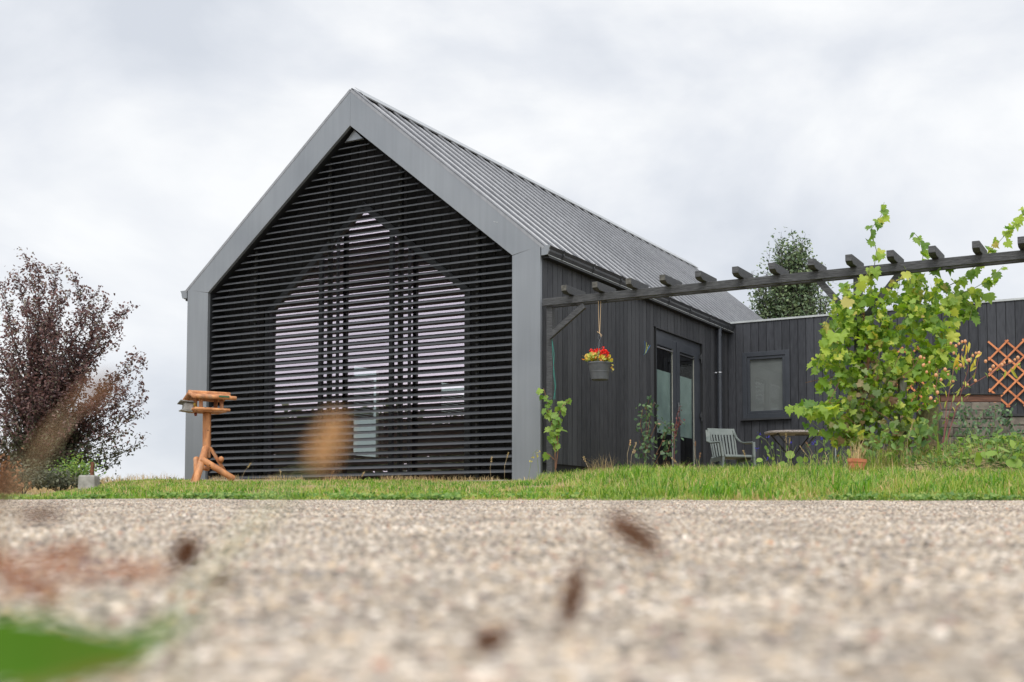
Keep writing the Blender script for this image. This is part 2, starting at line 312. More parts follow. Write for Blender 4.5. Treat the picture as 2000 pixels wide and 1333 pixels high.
T_NARROW = template([(0, 0)]+_n+[(0, 1.0)]+[(-x, y) for x, y in reversed(_n)], (0, .5), lambda x, y: .4*abs(x)-.3*y*y)
T_LEAF4 = (np.array([(0, 0, 0), (.28, .45, .08), (0, 1, -.1), (-.28, .45, .08)]), [(0, 1, 2, 3)])
_r = [(math.sin(a)*.5, .5-math.cos(a)*.5) for a in np.linspace(.5, 2*math.pi-.5, 9)]
T_ROUND = template(_r, (0, .5), lambda x, y: -.15*(1-4*(x*x+(y-.5)**2)))
def scatter(name, T, P, S, nrm, tip, m, parent=None, jit=.6, smooth=False, **props):
    """one mesh of many leaves: P positions, S sizes, nrm preferred normals, tip preferred tip directions"""
    P = np.asarray(P, float); n = len(P); V0, F0 = T
    nr = np.asarray(nrm, float)*np.ones((n, 3)) + rng.normal(0, jit, (n, 3)); nr /= np.linalg.norm(nr, axis=1)[:, None]
    tp = np.asarray(tip, float)*np.ones((n, 3)) + rng.normal(0, jit, (n, 3)); tp -= nr*np.sum(nr*tp, 1)[:, None]; tp /= np.linalg.norm(tp, axis=1)[:, None]+1e-9
    sx = np.cross(tp, nr); S = np.asarray(S)*np.ones(n); asp = rng.uniform(.8, 1.15, n); fold = rng.uniform(-.5, 1.8, n)
    V = P[:, None, :]+S[:, None, None]*(V0[None, :, 0, None]*sx[:, None, :]*asp[:, None, None]+V0[None, :, 1, None]*tp[:, None, :]+V0[None, :, 2, None]*nr[:, None, :]*fold[:, None, None])
    k = len(V0); cnt = np.array([len(f) for f in F0]); flat = np.concatenate([np.array(f) for f in F0])
    FF = (flat[None, :]+(np.arange(n)*k)[:, None]).ravel(); me = npmesh(name, V.reshape(-1, 3), FF, np.tile(cnt, n))
    return link(name, me, m, parent, smooth, **props)
def blades(name, P, Hh, W, lean, m, parent=None, **props):
    """curved grass blades, five vertices each"""
    P = np.asarray(P, float); n = len(P); az = rng.uniform(0, 2*math.pi, n); d = np.stack([np.cos(az), np.sin(az), np.zeros(n)], 1); s = np.stack([-np.sin(az), np.cos(az), np.zeros(n)], 1)
    tw = rng.uniform(-1, 1, n)[:, None]; s = s+d*tw; s /= np.linalg.norm(s, axis=1)[:, None]
    Hh = np.asarray(Hh)*np.ones(n); W = np.asarray(W)*np.ones(n); lean = np.asarray(lean)*np.ones(n); up = np.array([0, 0, 1.])
    mid = P+d*(Hh*lean*.3)[:, None]+up*(Hh*.58)[:, None]; top = P+d*(Hh*lean)[:, None]+up*(Hh*np.clip(1-lean*.35, .3, 1))[:, None]
    V = np.stack([P-s*W[:, None]*.5, P+s*W[:, None]*.5, mid-s*W[:, None]*.42, mid+s*W[:, None]*.42, top], 1)
    fl = np.array([0, 1, 3, 2, 2, 3, 4]); FF = (fl[None, :]+(np.arange(n)*5)[:, None]).ravel()
    return link(name, npmesh(name, V.reshape(-1, 3), FF, np.tile([4, 3], n)), m, parent, **props)
def vnoise(x, y, f, seed):                                      # smooth value noise
    g = np.random.default_rng(seed).uniform(0, 1, (256, 256)); u, v = x*f+500, y*f+500; i, j = np.floor(u).astype(int), np.floor(v).astype(int); a, b = sstep(u-i), sstep(v-j); i %= 255; j %= 255
    return (g[i, j]*(1-a)+g[i+1, j]*a)*(1-b)+(g[i, j+1]*(1-a)+g[i+1, j+1]*a)*b
def merge(arrs): return np.concatenate([np.asarray(a, float).reshape(-1, 3) for a in arrs])

# ------------------------------------------------------------------ ground and concrete
def grid(name, xs, ys, zf, m, **props):
    X, Y = np.meshgrid(xs, ys); Z = zf(X, Y); V = np.stack([X, Y, Z], -1).reshape(-1, 3); nx, ny = len(xs), len(ys)
    i = np.arange(nx-1)[None, :]+np.arange(ny-1)[:, None]*nx; Q = np.stack([i, i+1, i+nx+1, i+nx], -1).reshape(-1)
    return link(name, npmesh(name, V, Q, np.full((nx-1)*(ny-1), 4)), m, None, True, **props)
def ground_build(t, p):
    tcn = nd(t, 'ShaderNodeTexCoord'); n = nd(t, 'ShaderNodeTexNoise', _Scale=1.3, _Detail=8); n2 = nd(t, 'ShaderNodeTexNoise', _Scale=30, _Detail=6)
    for q in (n, n2): t.links.new(tcn.outputs['Object'], q.inputs['Vector'])
    r = ramp(t, [(.35, (.12, .13, .05)), (.5, (.26, .2, .11)), (.65, (.42, .29, .19))]); r2 = ramp(t, [(.3, (.55, .55, .55)), (.7, (1.3, 1.3, 1.3))])
    t.links.new(n.outputs['Fac'], r.inputs[0]); t.links.new(n2.outputs['Fac'], r2.inputs[0]); mm = nd(t, 'ShaderNodeMixRGB', blend_type='MULTIPLY', _Fac=1.)
    t.links.new(r.outputs[0], mm.inputs[1]); t.links.new(r2.outputs[0], mm.inputs[2]); t.links.new(mm.outputs[0], p.inputs['Base Color'])
    b = nd(t, 'ShaderNodeBump', _Strength=.8, _Distance=.02); t.links.new(n2.outputs['Fac'], b.inputs['Height']); t.links.new(b.outputs[0], p.inputs['Normal'])
M_GROUND = mat('turf_soil', (.15, .14, .07), .95, build=ground_build)
xs = np.unique(np.concatenate([np.linspace(-12, 14, 105), np.array([-900, -400, -200, -100, -50, -25, 25, 50, 100, 200, 400, 900])]))
ys = np.unique(np.concatenate([np.linspace(-4, 28, 129), np.array([-60, -20, 35, 50, 80, 120, 200, 400, 900, 1800])]))
def zg(X, Y):
    z = ground_z(X, Y); ins = Y < edge_y(X)-.12
    return np.where(ins, z-.03, np.where(Y < edge_y(X), z-.012, z))
grid('ground', xs, ys, zg, M_GROUND, kind='structure')

STONE = [(0, (.08, .07, .06)), (.13, (.18, .155, .125)), (.28, (.3, .265, .225)), (.5, (.42, .37, .31)), (.66, (.56, .495, .42)), (.8, (.48, .365, .24)), (.88, (.8, .74, .66)), (.95, (.13, .13, .15)), (1, (.42, .2, .12))]
def pave_build(t, p):
    tcn = nd(t, 'ShaderNodeTexCoord'); v1 = nd(t, 'ShaderNodeTexVoronoi', _Scale=85.); v2 = nd(t, 'ShaderNodeTexVoronoi', _Scale=150.); n = nd(t, 'ShaderNodeTexNoise', _Scale=2.6, _Detail=4)
    wv = nd(t, 'ShaderNodeTexNoise', _Scale=60., _Detail=2); mxv = nd(t, 'ShaderNodeMixRGB', _Fac=.012)
    t.links.new(tcn.outputs['Object'], wv.inputs['Vector']); t.links.new(tcn.outputs['Object'], mxv.inputs[1]); t.links.new(wv.outputs['Color'], mxv.inputs[2])
    for q in (v1, v2): t.links.new(mxv.outputs[0], q.inputs['Vector'])
    t.links.new(tcn.outputs['Object'], n.inputs['Vector'])
    sx = nd(t, 'ShaderNodeSeparateColor'); t.links.new(v1.outputs['Color'], sx.inputs[0]); r = ramp(t, STONE); t.links.new(sx.outputs[0], r.inputs[0])
    sx2 = nd(t, 'ShaderNodeSeparateColor'); t.links.new(v2.outputs['Color'], sx2.inputs[0]); rb = ramp(t, STONE); t.links.new(sx2.outputs[1], rb.inputs[0])
    gt = nd(t, 'ShaderNodeMath', operation='GREATER_THAN'); gt.inputs[1].default_value = .5; t.links.new(v1.outputs['Distance'], gt.inputs[0])
    m1 = nd(t, 'ShaderNodeMixRGB'); t.links.new(gt.outputs[0], m1.inputs[0]); t.links.new(r.outputs[0], m1.inputs[1]); t.links.new(rb.outputs[0], m1.inputs[2])
    r3 = ramp(t, [(.36, (.86, .84, .82)), (.64, (1.2, 1.18, 1.16))]); t.links.new(n.outputs['Fac'], r3.inputs[0])
    m2 = nd(t, 'ShaderNodeMixRGB', blend_type='MULTIPLY', _Fac=1.); t.links.new(m1.outputs[0], m2.inputs[1]); t.links.new(r3.outputs[0], m2.inputs[2]); t.links.new(m2.outputs[0], p.inputs['Base Color'])
    b = nd(t, 'ShaderNodeBump', _Strength=.9, _Distance=.006, invert=True); t.links.new(v1.outputs['Distance'], b.inputs['Height']); t.links.new(b.outputs[0], p.inputs['Normal'])
M_PAVE = mat('exposed_aggregate', (.35, .31, .26), .85, spec=.3, build=pave_build)
nx = 161; pxs = np.linspace(-9, 9, nx); rows = np.concatenate([np.linspace(0, .9, 40), np.linspace(.92, 1, 14)])
X = np.repeat(pxs[None, :], len(rows), 0); Y = -3 + rows[:, None]*(edge_y(X)+.02+3); Z = ground_z(X, np.minimum(Y, 6.999)) + .0353*np.maximum(Y-7, 0)
V = np.stack([X, Y, Z], -1); skirt = V[-1].copy(); skirt[:, 2] -= .1; V = np.concatenate([V.reshape(-1, 3), skirt]); ny = len(rows)+1
ii = np.arange(nx-1)[None, :]+np.arange(ny-1)[:, None]*nx
link('pavement', npmesh('pavement', V, np.stack([ii, ii+1, ii+nx+1, ii+nx], -1).reshape(-1), np.full((nx-1)*(ny-1), 4)), M_PAVE, None, True, kind='structure')

# the stones that stand proud of the concrete near the camera
def stones(name, n, y0, y1, s0, s1):
    y = np.where(rng.uniform(0, 1, n) < .45, np.sqrt(rng.uniform(y0*y0, 3.4*3.4, n)), rng.uniform(3.0, y1, n)); x = rng.uniform(-1, 1, n)*(.47*y+.12); k_ = y < edge_y(x)-.03; x, y = x[k_], y[k_]; n = len(x); z = ground_z(x, y)
    T = [(0, 0, 1)]+[(math.cos(a)*.72, math.sin(a)*.72, .68) for a in np.arange(6)*math.pi/3]+[(math.cos(a+.5), math.sin(a+.5), 0) for a in np.arange(6)*math.pi/3]
    T = np.array(T); Fc = [(0, i+1, (i+1) % 6+1) for i in range(6)]+[(i+1, i+7, (i+1) % 6+7, (i+1) % 6+1) for i in range(6)]
    s = rng.uniform(s0, s1, n)*rng.choice([.6, .8, 1., 1.], n)*.5; asp = rng.uniform(.62, 1, n); az = rng.uniform(0, 6.283, n); hh = rng.uniform(.35, .75, n)
    lx = T[None, :, 0]*s[:, None]*(1+rng.uniform(-.15, .15, (n, 13))); ly = T[None, :, 1]*(s*asp)[:, None]*(1+rng.uniform(-.15, .15, (n, 13))); lz = T[None, :, 2]*(s*hh)[:, None]
    tl = rng.uniform(-.3, .3, (n, 1)); lz = lz+lx*tl; ca, sa = np.cos(az)[:, None], np.sin(az)[:, None]
    V = np.stack([x[:, None]+lx*ca-ly*sa, y[:, None]+lx*sa+ly*ca, z[:, None]-.001+lz], -1).reshape(-1, 3)
    cnt = np.array([len(f) for f in Fc]); flat = np.concatenate([np.array(f) for f in Fc])
    return npmesh(name, V, (flat[None, :]+(np.arange(n)*13)[:, None]).ravel(), np.tile(cnt, n))
def stone_build(t, p):
    g = nd(t, 'ShaderNodeNewGeometry'); r = ramp(t, STONE); t.links.new(g.outputs['Random Per Island'], r.inputs[0])
    tcn = nd(t, 'ShaderNodeTexCoord'); nb_ = nd(t, 'ShaderNodeTexNoise', _Scale=2.6, _Detail=4); t.links.new(tcn.outputs['Object'], nb_.inputs['Vector']); rb_ = ramp(t, [(.36, (.86, .84, .82)), (.64, (1.2, 1.18, 1.16))]); t.links.new(nb_.outputs['Fac'], rb_.inputs[0]); n = nd(t, 'ShaderNodeTexNoise', _Scale=220., _Detail=4); t.links.new(tcn.outputs['Object'], n.inputs['Vector']); r2 = ramp(t, [(.3, (.8, .8, .8)), (.7, (1.15, 1.13, 1.1))]); t.links.new(n.outputs['Fac'], r2.inputs[0])
    m_ = nd(t, 'ShaderNodeMixRGB', blend_type='MULTIPLY', _Fac=1.); t.links.new(r.outputs[0], m_.inputs[1]); t.links.new(r2.outputs[0], m_.inputs[2]); m9 = nd(t, 'ShaderNodeMixRGB', blend_type='MULTIPLY', _Fac=1.); t.links.new(m_.outputs[0], m9.inputs[1]); t.links.new(rb_.outputs[0], m9.inputs[2]); t.links.new(m9.outputs[0], p.inputs['Base Color'])
M_STONE = mat('aggregate_stone', (.4, .36, .3), .75, spec=.3, build=stone_build)
link('pavement_gravel', stones('pavement_gravel', 210000, .3, 7.2, .007, .015), M_STONE, None, True, kind='stuff', label='small beige and grey stones set in the concrete pavement', category='gravel')

# ------------------------------------------------------------------ house
W = 6.2761; HE = 3.0; HR = 5.6424; SL = (HR-HE)/(W/2); BI = .4272; IE = HE-.0936; IA = onb(684.6, 245.5, 0)[2]; BL = 13.75; BW = 7.4056
house = empty('barn_house', O, 'dark barn-shaped house with steel gable frame, louvred front and ribbed roof', 'house', rz=TH)
def roofz(a): return HR-SL*abs(a+W/2)
# gable frame: two posts, two rakes, hairline joints between them
g_ = .0025
for s in (1, -1):
    fx = (lambda a: a) if s == 1 else (lambda a: -W-a)
    MB().prism([(fx(0), -.14), (fx(0), HE-g_), (fx(-BI), IE-g_), (fx(-BI), -.14)], 0, .055).build('frame_post', M_FRAME, house, bevel=.003)
    MB().prism([(fx(0.012), HE+g_-.008), (fx(-W/2+.0006), HR+.004), (fx(-W/2+.0006), IA), (fx(-BI), IE+g_)], 0, .055).build('frame_rake', M_FRAME, house, bevel=.003)
# dark reveal behind the frame
rv = MB()
inn = [(-BI, -.14), (-BI, IE), (-W/2, IA), (-W+BI, IE), (-W+BI, -.14)]
for i in range(4):
    (x0, z0), (x1, z1) = inn[i], inn[i+1]; d = Vector((x1-x0, z1-z0)).normalized(); nn = Vector((d.y, -d.x))*.03
    rv.prism([(x0, z0), (x1, z1), (x1+nn.x, z1+nn.y), (x0+nn.x, z0+nn.y)], .057, .41)
rv.build('frame_reveal', M_LINER, house)
pc = onb(968, 434, 0); MB().bar((pc[0]-.03, -.002, pc[2]+.01), (pc[0]+.0, -.002, pc[2]-.002), .004, .006).bar((pc[0]+.01, -.002, pc[2]-.004), (pc[0]+.035, -.002, pc[2]-.008), .004, .007).build('scratch', M_ZINC, house)
# louvre blades
lv = MB(); zs = .03; k = 0
sec = []
for i in range(7): t = i/6; sec.append((t-.5, .05*math.sin(math.pi*t)))
sec += [(p[0], -.02*math.sin(math.pi*(p[0]+.5))-.022) for p in reversed(sec)]
ch, tilt = .095, math.radians(31)
def halfw(z): return (W/2-BI-.004) if z < IE-.01 else max(0, (IA-z)/(IA-IE)*(W/2-BI)-.012)
while True:
    z = zs+k*.1003; k += 1
    hw = halfw(z+.035)
    if hw < .1 or z > IA: break
    poly = [(ch*(u*math.cos(tilt)-v*math.sin(tilt))+.125, ch*(u*math.sin(tilt)+v*math.cos(tilt))+z) for u, v in sec]
    lv.prism(poly, -W/2-hw, -W/2+hw, lambda p, t: (t, p[0], p[1]))
lv.build('louvre_screen', M_SLAT, house, smooth='auto')
MB().prism([(-W/2-.17, IA-.2), (-W/2, IA-.04), (-W/2+.17, IA-.2)], .1, .12).build('apex_plate', M_FRAME, house)
for px in (498, 641, 779, 931):
    a = onb(px, 700, .22)[0]; zt = min(roofz(a)-.5, 4.9)
    m_ = MB().box(a, a+.055, .19, .25, -.05, zt)
    for j in range(int(zt/.1003)-1): m_.box(a+.012, a+.043, .168, .19, .06+j*.1003, .085+j*.1003)
    m_.build('louvre_support', M_LINER, house)
# set-back gable wall of boards with a house-shaped opening
A0, A1, ZS, ZA = -5.01, -1.31, 2.6, 4.08
GB = .39; gw = MB(); pitch = .148; a = -W+.05
def open_top(a_): return ZS+(ZA-ZS)*(1-abs(a_-(A0+A1)/2)/((A1-A0)/2))
while a < -.06:
    b_ = min(a+pitch-.010, -.055); zt = lambda q: roofz(q)-.12
    mid = (a+b_)/2
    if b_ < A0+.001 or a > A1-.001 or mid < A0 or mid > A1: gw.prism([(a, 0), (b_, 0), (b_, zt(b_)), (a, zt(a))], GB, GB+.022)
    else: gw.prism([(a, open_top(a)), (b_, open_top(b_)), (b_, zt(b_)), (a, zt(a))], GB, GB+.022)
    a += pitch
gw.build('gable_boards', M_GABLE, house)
bk = MB()
bk.prism([(-W+.02, -.1), (A0, -.1), (A0, roofz(A0)-.1), (-W+.02, roofz(-W+.02)-.1)], GB+.024, GB+.2)
bk.prism([(A1, -.1), (-.03, -.1), (-.03, roofz(-.03)-.1), (A1, roofz(A1)-.1)], GB+.024, GB+.2)
bk.prism([(A0, ZS), (-W/2, open_top(-W/2)), (-W/2, HR-.1), (A0, roofz(A0)-.1)], GB+.024, GB+.2)
bk.prism([(-W/2, open_top(-W/2)), (A1, ZS), (A1, roofz(A1)-.1), (-W/2, HR-.1)], GB+.024, GB+.2)
bk.build('gable_wall', M_BLACK, house)
wf = MB(); A_ = [(A0, -.02), (A0, ZS), ((A0+A1)/2, ZA), (A1, ZS), (A1, -.02)]
for i in range(4):
    (x0, z0), (x1, z1) = A_[i], A_[i+1]; d = Vector((x1-x0, z1-z0)).normalized(); nn = Vector((d.y, -d.x))*.09
    wf.prism([(x0, z0), (x1, z1), (x1+nn.x, z1+nn.y), (x0+nn.x, z0+nn.y)], GB-.02, GB+.05)
gwin = wf.build('gable_window', M_PVC, house)
AM1, AM2 = -3.95, -2.66
for am in (AM1, AM2):
    MB().box(am-.03, am+.03, GB-.01, GB+.045, 0, open_top(am)-.03).build('mullion', M_PVC, gwin)
    MB().box(am+.3, am+.32, GB-.01, GB+.045, 0, open_top(am+.3)-.03).build('mullion', M_PVC, gwin)
for (p0, p1) in ((A0+.05, AM1-.036), (AM1+.036, AM2-.036), (AM2+.036, A1-.05)):
    pts = [(p0, 0), (p1, 0), (p1, open_top(p1)-.03)]+([((A0+A1)/2, ZA-.03)] if p0 < (A0+A1)/2 < p1 else [])+[(p0, open_top(p0)-.03)]
    MB().quad(*[(q[0], GB+.02, q[1]) for q in pts]).build('pane', M_SOLAR, gwin)
# interior shell: floor, side walls, rear gable, ceiling
MB().box(-W+.1, -.1, GB+.2, BL-.1, -.12, 0.02).build('interior_floor', M_INTD, house)
WINS = [(4.1, 5.05, .55, 2.33), (7.1, 8.45, 1.62, 2.33)]
lw = MB(); bb = [GB+.2, 4.1, 5.05, 7.1, 8.45, BL]
for i in range(5):
    if i in (1, 3):
        w_ = WINS[0 if i == 1 else 1]; lw.box(-W+.02, -W+.2, bb[i], bb[i+1], -.1, w_[2]); lw.box(-W+.02, -W+.2, bb[i], bb[i+1], w_[3], HE-.08)
    else: lw.box(-W+.02, -W+.2, bb[i], bb[i+1], -.1, HE-.08)
lw.build('side_wall', M_INT, house)
for i, (b0, b1, z0, z1) in enumerate(WINS):
    f_ = MB().box(-W+.06, -W+.12, b0, b0+.05, z0, z1).box(-W+.06, -W+.12, b1-.05, b1, z0, z1).box(-W+.06, -W+.12, b0+.05, b1-.05, z0, z0+.05).box(-W+.06, -W+.12, b0+.05, b1-.05, z1-.05, z1)
    fo = f_.build('rear_window', M_WHITE, house); MB().quad((-W+.09, b0+.05, z0+.05), (-W+.09, b1-.05, z0+.05), (-W+.09, b1-.05, z1-.05), (-W+.09, b0+.05, z1-.05)).build('pane', M_GLASS, fo)
    bl = MB(); zz = z0+(.75 if i == 0 else .05)
    while zz < z1-.25: bl.box(-W+.15, -W+.155, b0+.03, b0+(b1-b0)*.72, zz, zz+.04); zz += .046
    bl.build('slat_blind', M_BLIND, fo)
MB().prism([(-W+.03, -.1), (-.03, -.1), (-.03, roofz(-.03)-.1), (-W/2, HR-.1), (-W+.03, roofz(-.03)-.1)], BL-.1, BL).build('rear_wall', M_CLAD2, house)

# boards on the long side wall
DB0, DB1, DZ = 3.96, 6.07, 2.48
sw = MB(); b0 = .075; pb = .146; j = 0
while b0 < BW+.02:
    b1 = min(b0+pb-.011, BW+.02)
    lo = .125 if (b1 < DB0+.01 or b0 > DB1-.01) else DZ
    if lo == DZ or not (b0 < DB0 < b1 or b0 < DB1 < b1): sw.box(-.024, -.001-(j % 2)*.0015, b0, b1, lo, HE-.03)
    else:
        c_ = DB0 if b0 < DB0 < b1 else DB1
        if c_ == DB0: sw.box(-.024, -.002, b0, c_, .125, HE-.03); sw.box(-.024, -.002, c_, b1, DZ, HE-.03)
        else: sw.box(-.024, -.002, b0, c_, DZ, HE-.03); sw.box(-.024, -.002, c_, b1, .125, HE-.03)
    b0 += pb; j += 1
swo = sw.build('side_boards', M_CLAD, house)
sb = MB(); sb.box(-.2, -.026, .06, DB0, .0, HE-.05).box(-.2, -.026, DB1, BL, .0, HE-.05).box(-.2, -.026, DB0, DB1, DZ, HE-.05)
sb.build('side_wall', M_BLACK, house)
MB().box(-.22, -.03, .05, DB0-.001, -.25, -.002).box(-.22, -.03, DB1+.001, BL, -.25, -.002).build('plinth', M_SLAB, house)
MB().box(-W-.28, -.47, -.12, .5, -.22, -.1).build('threshold_slab', M_SLAB, house, bevel=.01)

# ribbed metal roof
def rp_(s, t, n_, b):                                            # point on a slope: s=+-1 side, t metres down from ridge, n_ above plane
    ca = 1/math.hypot(1, SL); return (-W/2+s*(t*ca+n_*SL*ca), b, HR+.005-t*SL*ca+n_*ca)
LEN = math.hypot(W/2+.05, SL*(W/2+.05))
for s in (1, -1):
    rf = MB(); prof = []; b = .04
    while b < BL:
        prof += [(b, 0), (b+.002, .026), (b-.014, .028), (b-.012, .044), (b+.030, .044), (b+.044, 0)]
        for q in (.16, .275): prof += [(b+q, 0), (b+q+.010, .018), (b+q+.024, .018), (b+q+.034, 0)]
        b += .41
    prof.append((BL, 0)); n0 = len(rf.v)
    for (bb_, hh) in prof: rf.v.append(rp_(s, .03, hh, bb_)); rf.v.append(rp_(s, LEN, hh, bb_))
    for i in range(len(prof)-1): rf.f.append((n0+2*i, n0+2*i+1, n0+2*i+3, n0+2*i+2))
    m0 = len(rf.v)
    for (bb_, hh) in (( .0, -.03), (BL, -.03)): rf.v.append(rp_(s, 0, hh, bb_)); rf.v.append(rp_(s, LEN, hh, bb_))
    rf.f.append((m0, m0+1, m0+3, m0+2)); rf.f.append((m0, m0+1, n0+1, n0)); rf.f.append((n0+1, m0+1, m0+3, n0+2*len(prof)-1)); 
    ro = rf.build('roof_slope', M_ROOF, house)
    th = MB().prism([rp_(s, 0, -.035, 0)[::2], rp_(s, LEN-.03, -.035, 0)[::2], rp_(s, LEN-.1, -.16, 0)[::2], rp_(s, 0, -.16, 0)[::2]], .5, BL-.1)
    th.build('roof_underside', M_INTD, ro)
    # bright edge trim along the gable
    et = MB(); q0, q1 = rp_(s, .0, .012, 0), rp_(s, LEN, .012, 0)
    et.prism([rp_(s, 0, .016, 0)[::2], rp_(s, LEN, .016, 0)[::2], rp_(s, LEN, -.02, 0)[::2], rp_(s, 0, -.02, 0)[::2]], -.004, .02); et.build('edge_trim', M_ROOF, ro)
    rc = MB(); w_ = .2
    rc.prism([rp_(s, -.015, .062, 0)[::2], rp_(s, w_, .058, 0)[::2], rp_(s, w_, .04, 0)[::2], rp_(s, w_-.004, .04, 0)[::2], rp_(s, w_-.004, .054, 0)[::2], rp_(s, -.015, .058, 0)[::2]], .07, BL+.02)
    ridge = rc.build('ridge_cap', M_RIDGE, ro)
    fb = MB(); fb.bar(rp_(s, .12, .02, .05), rp_(s, .12, .02, BL-.05), .006, .055, up=(s*.64, 0, .77)); fb.build('ridge_closure', M_BLACK, ro)
# eaves gutter right and left
for s in (1, -1):
    fx = (lambda a: a) if s == 1 else (lambda a: -W-a)
    ge = BW+.04 if s == 1 else BL
    pr = [(fx(.02), HE-.03), (fx(.02), HE-.125), (fx(.108), HE-.13), (fx(.125), HE-.085), (fx(.128), HE-.06), (fx(.15), HE-.018), (fx(.144), HE-.016), (fx(.122), HE-.06), (fx(.118), HE-.085), (fx(.102), HE-.12), (fx(.028), HE-.115), (fx(.028), HE-.03)]
    gt_ = MB().prism(pr, .028, ge); go = gt_.build('gutter', M_DARKMETAL, house)
    MB().prism([(fx(.015), HE-.012), (fx(.015), HE-.14), (fx(.108), HE-.133), (fx(.126), HE-.085), (fx(.128), HE-.06), (fx(.153), HE-.012)], -.002, .026).build('gutter_end', M_FRAME, go)
    MB().box(min(fx(-.02), fx(.10)), max(fx(-.02), fx(.10)), .06, ge, HE-.165, HE-.132).build('soffit', M_LINER, go)
    MB().box(min(fx(.094), fx(.108)), max(fx(.094), fx(.108)), .03, ge, HE-.139, HE-.131).build('gutter_bead', M_ZINC, go)
    b = .42
    while b < ge and s == 1:
        MB().prism([(fx(.02), HE-.13), (fx(.108), HE-.137), (fx(.142), HE-.075), (fx(.139), HE-.05), (fx(.157), HE-.01), (fx(.15), HE-.008), (fx(.13), HE-.05), (fx(.133), HE-.075), (fx(.1), HE-.128), (fx(.02), HE-.122)], b-.014, b+.014).build('bracket', M_DARKMETAL, go); b += .95
# downpipe in the corner
dx, dy, _ = ona(1405, 700, .07)
dp = MB().tube([(dx, dy, .0), (dx, dy, HE-.32), (dx, dy, HE-.13)], .042, 14).build('downpipe', M_PVC, house, smooth='auto')
MB().tube([(dx, dy, HE-.3), (dx, dy, HE-.26)], .048, 14).build('pipe_collar', M_PVC, dp, smooth='auto')
zc = ona(1405, 728, .07)[2]
MB().tube([(dx, dy, zc-.01), (dx, dy, zc+.012)], .047, 14).bar((dx-.09, dy-.03, zc), (dx-.03, dy-.01, zc), .016, .016).build('pipe_clip', M_CHROME, dp)

# french door
dr = MB().box(-.12, -.05, DB0-.03, DB0+.014, .0, DZ).box(-.12, -.045, DB1-.07, DB1, .0, DZ).box(-.12, -.045, DB0+.07, DB1-.07, DZ-.12, DZ).box(-.12, -.02, DB0+.07, DB1-.07, .0, .05)
door = dr.build('french_door', M_PVC, house, bevel=.004)
MB().box(-.2, -.002, DB0-.0, DB0+.012, 0.05, DZ).box(-.2, -.002, DB1-.012, DB1, .05, DZ).box(-.2, -.002, DB0+.012, DB1-.012, DZ-.012, DZ).build('door_reveal', M_LINER, door)
mid = (DB0+DB1)/2
for i, (l0, l1, sa, sb_) in enumerate(((DB0+.015, 4.925, .11, .15), (4.94, DB1-.07, .15, .24))):
    z0, z1 = .05, DZ-.11; g0, g1 = l0+sa, l1-sb_; zg0, zg1 = z0+.14, 2.22
    lf = MB().box(-.085, -.04, l0, g0, z0, z1).box(-.085, -.04, g1, l1, z0, z1).box(-.085, -.04, g0, g1, z0, zg0).box(-.085, -.04, g0, g1, zg1, z1)
    leaf = lf.build('door_leaf', M_PVC, door, bevel=.004)
    MB().quad((-.06, g0, zg0), (-.06, g1, zg0), (-.06, g1, zg1), (-.06, g0, zg1)).build('pane', M_GLASS, leaf)
    MB().box(-.059, -.048, g1-.006, g1-.001, zg0, zg1).build('pane_seal', M_WHITE, leaf)
    MB().box(-.058, -.036, g0, g1, zg1-.05, zg1-.028).build('drip_bar', M_DARKMETAL if i else M_CHROME, leaf)
    MB().box(-.1, -.095, g0-.02, g1+.02, .80, 1.83).build('frosted_film', M_FILM, leaf)
mid = 4.932
MB().box(-.085, -.032, mid-.006, mid+.006, .06, DZ-.122).build('meeting_strip', M_PVC, door)
hb = ona(1317.5, 800, -.02)
hd = MB().box(-.03, -.018, mid+.03, mid+.065, hb[2]-.13, hb[2]+.13).tube([(-.018, mid+.047, hb[2]+.07), (.03, mid+.047, hb[2]+.07)], .009, 8).tube([(.03, mid+.047, hb[2]+.07), (.03, mid-.07, hb[2]+.068)], .009, 8)
hd.build('handle', M_CHROME, door)
for zz in (DZ-.24, 1.22, .3): MB().box(-.035, -.012, DB1-.085, DB1-.03, zz-.035, zz+.035).tube([(-.012, DB1-.03, zz-.1), (-.012, DB1-.03, zz+.06)], .011, 8).build('hinge', M_DARKMETAL, door)
MB().box(-1.6, -1.58, DB0-.6, DB1+.6, 0.02, 2.6).build('inner_partition', M_INTD, house)
# loose cables sticking out of the wall
cb = ona(1257, 690, 0)
M_CBL = mat('blue_cable', (.05, .2, .5), .5); M_CYE = mat('yellow_green_cable', (.45, .5, .12), .5); M_CBR = mat('brown_cable', (.25, .16, .08), .5)
wires = empty('loose_cables', H(.0, cb[1], cb[2]), 'short blue and yellow cable ends sticking out of the boards left of the glass door', 'cables', rz=TH)
for dy_, m_, hh in ((-.10, M_CBL, .17), (-.02, M_CYE, .16), (.12, M_CBL, .13), (.05, M_CYE, .13)):
    MB().tube([(.0, 0, -.03), (.03, dy_*.2, .0), (.05, dy_*.5, hh*.5), (.06, dy_, hh)], .0035, 5).build('cable', m_, wires)

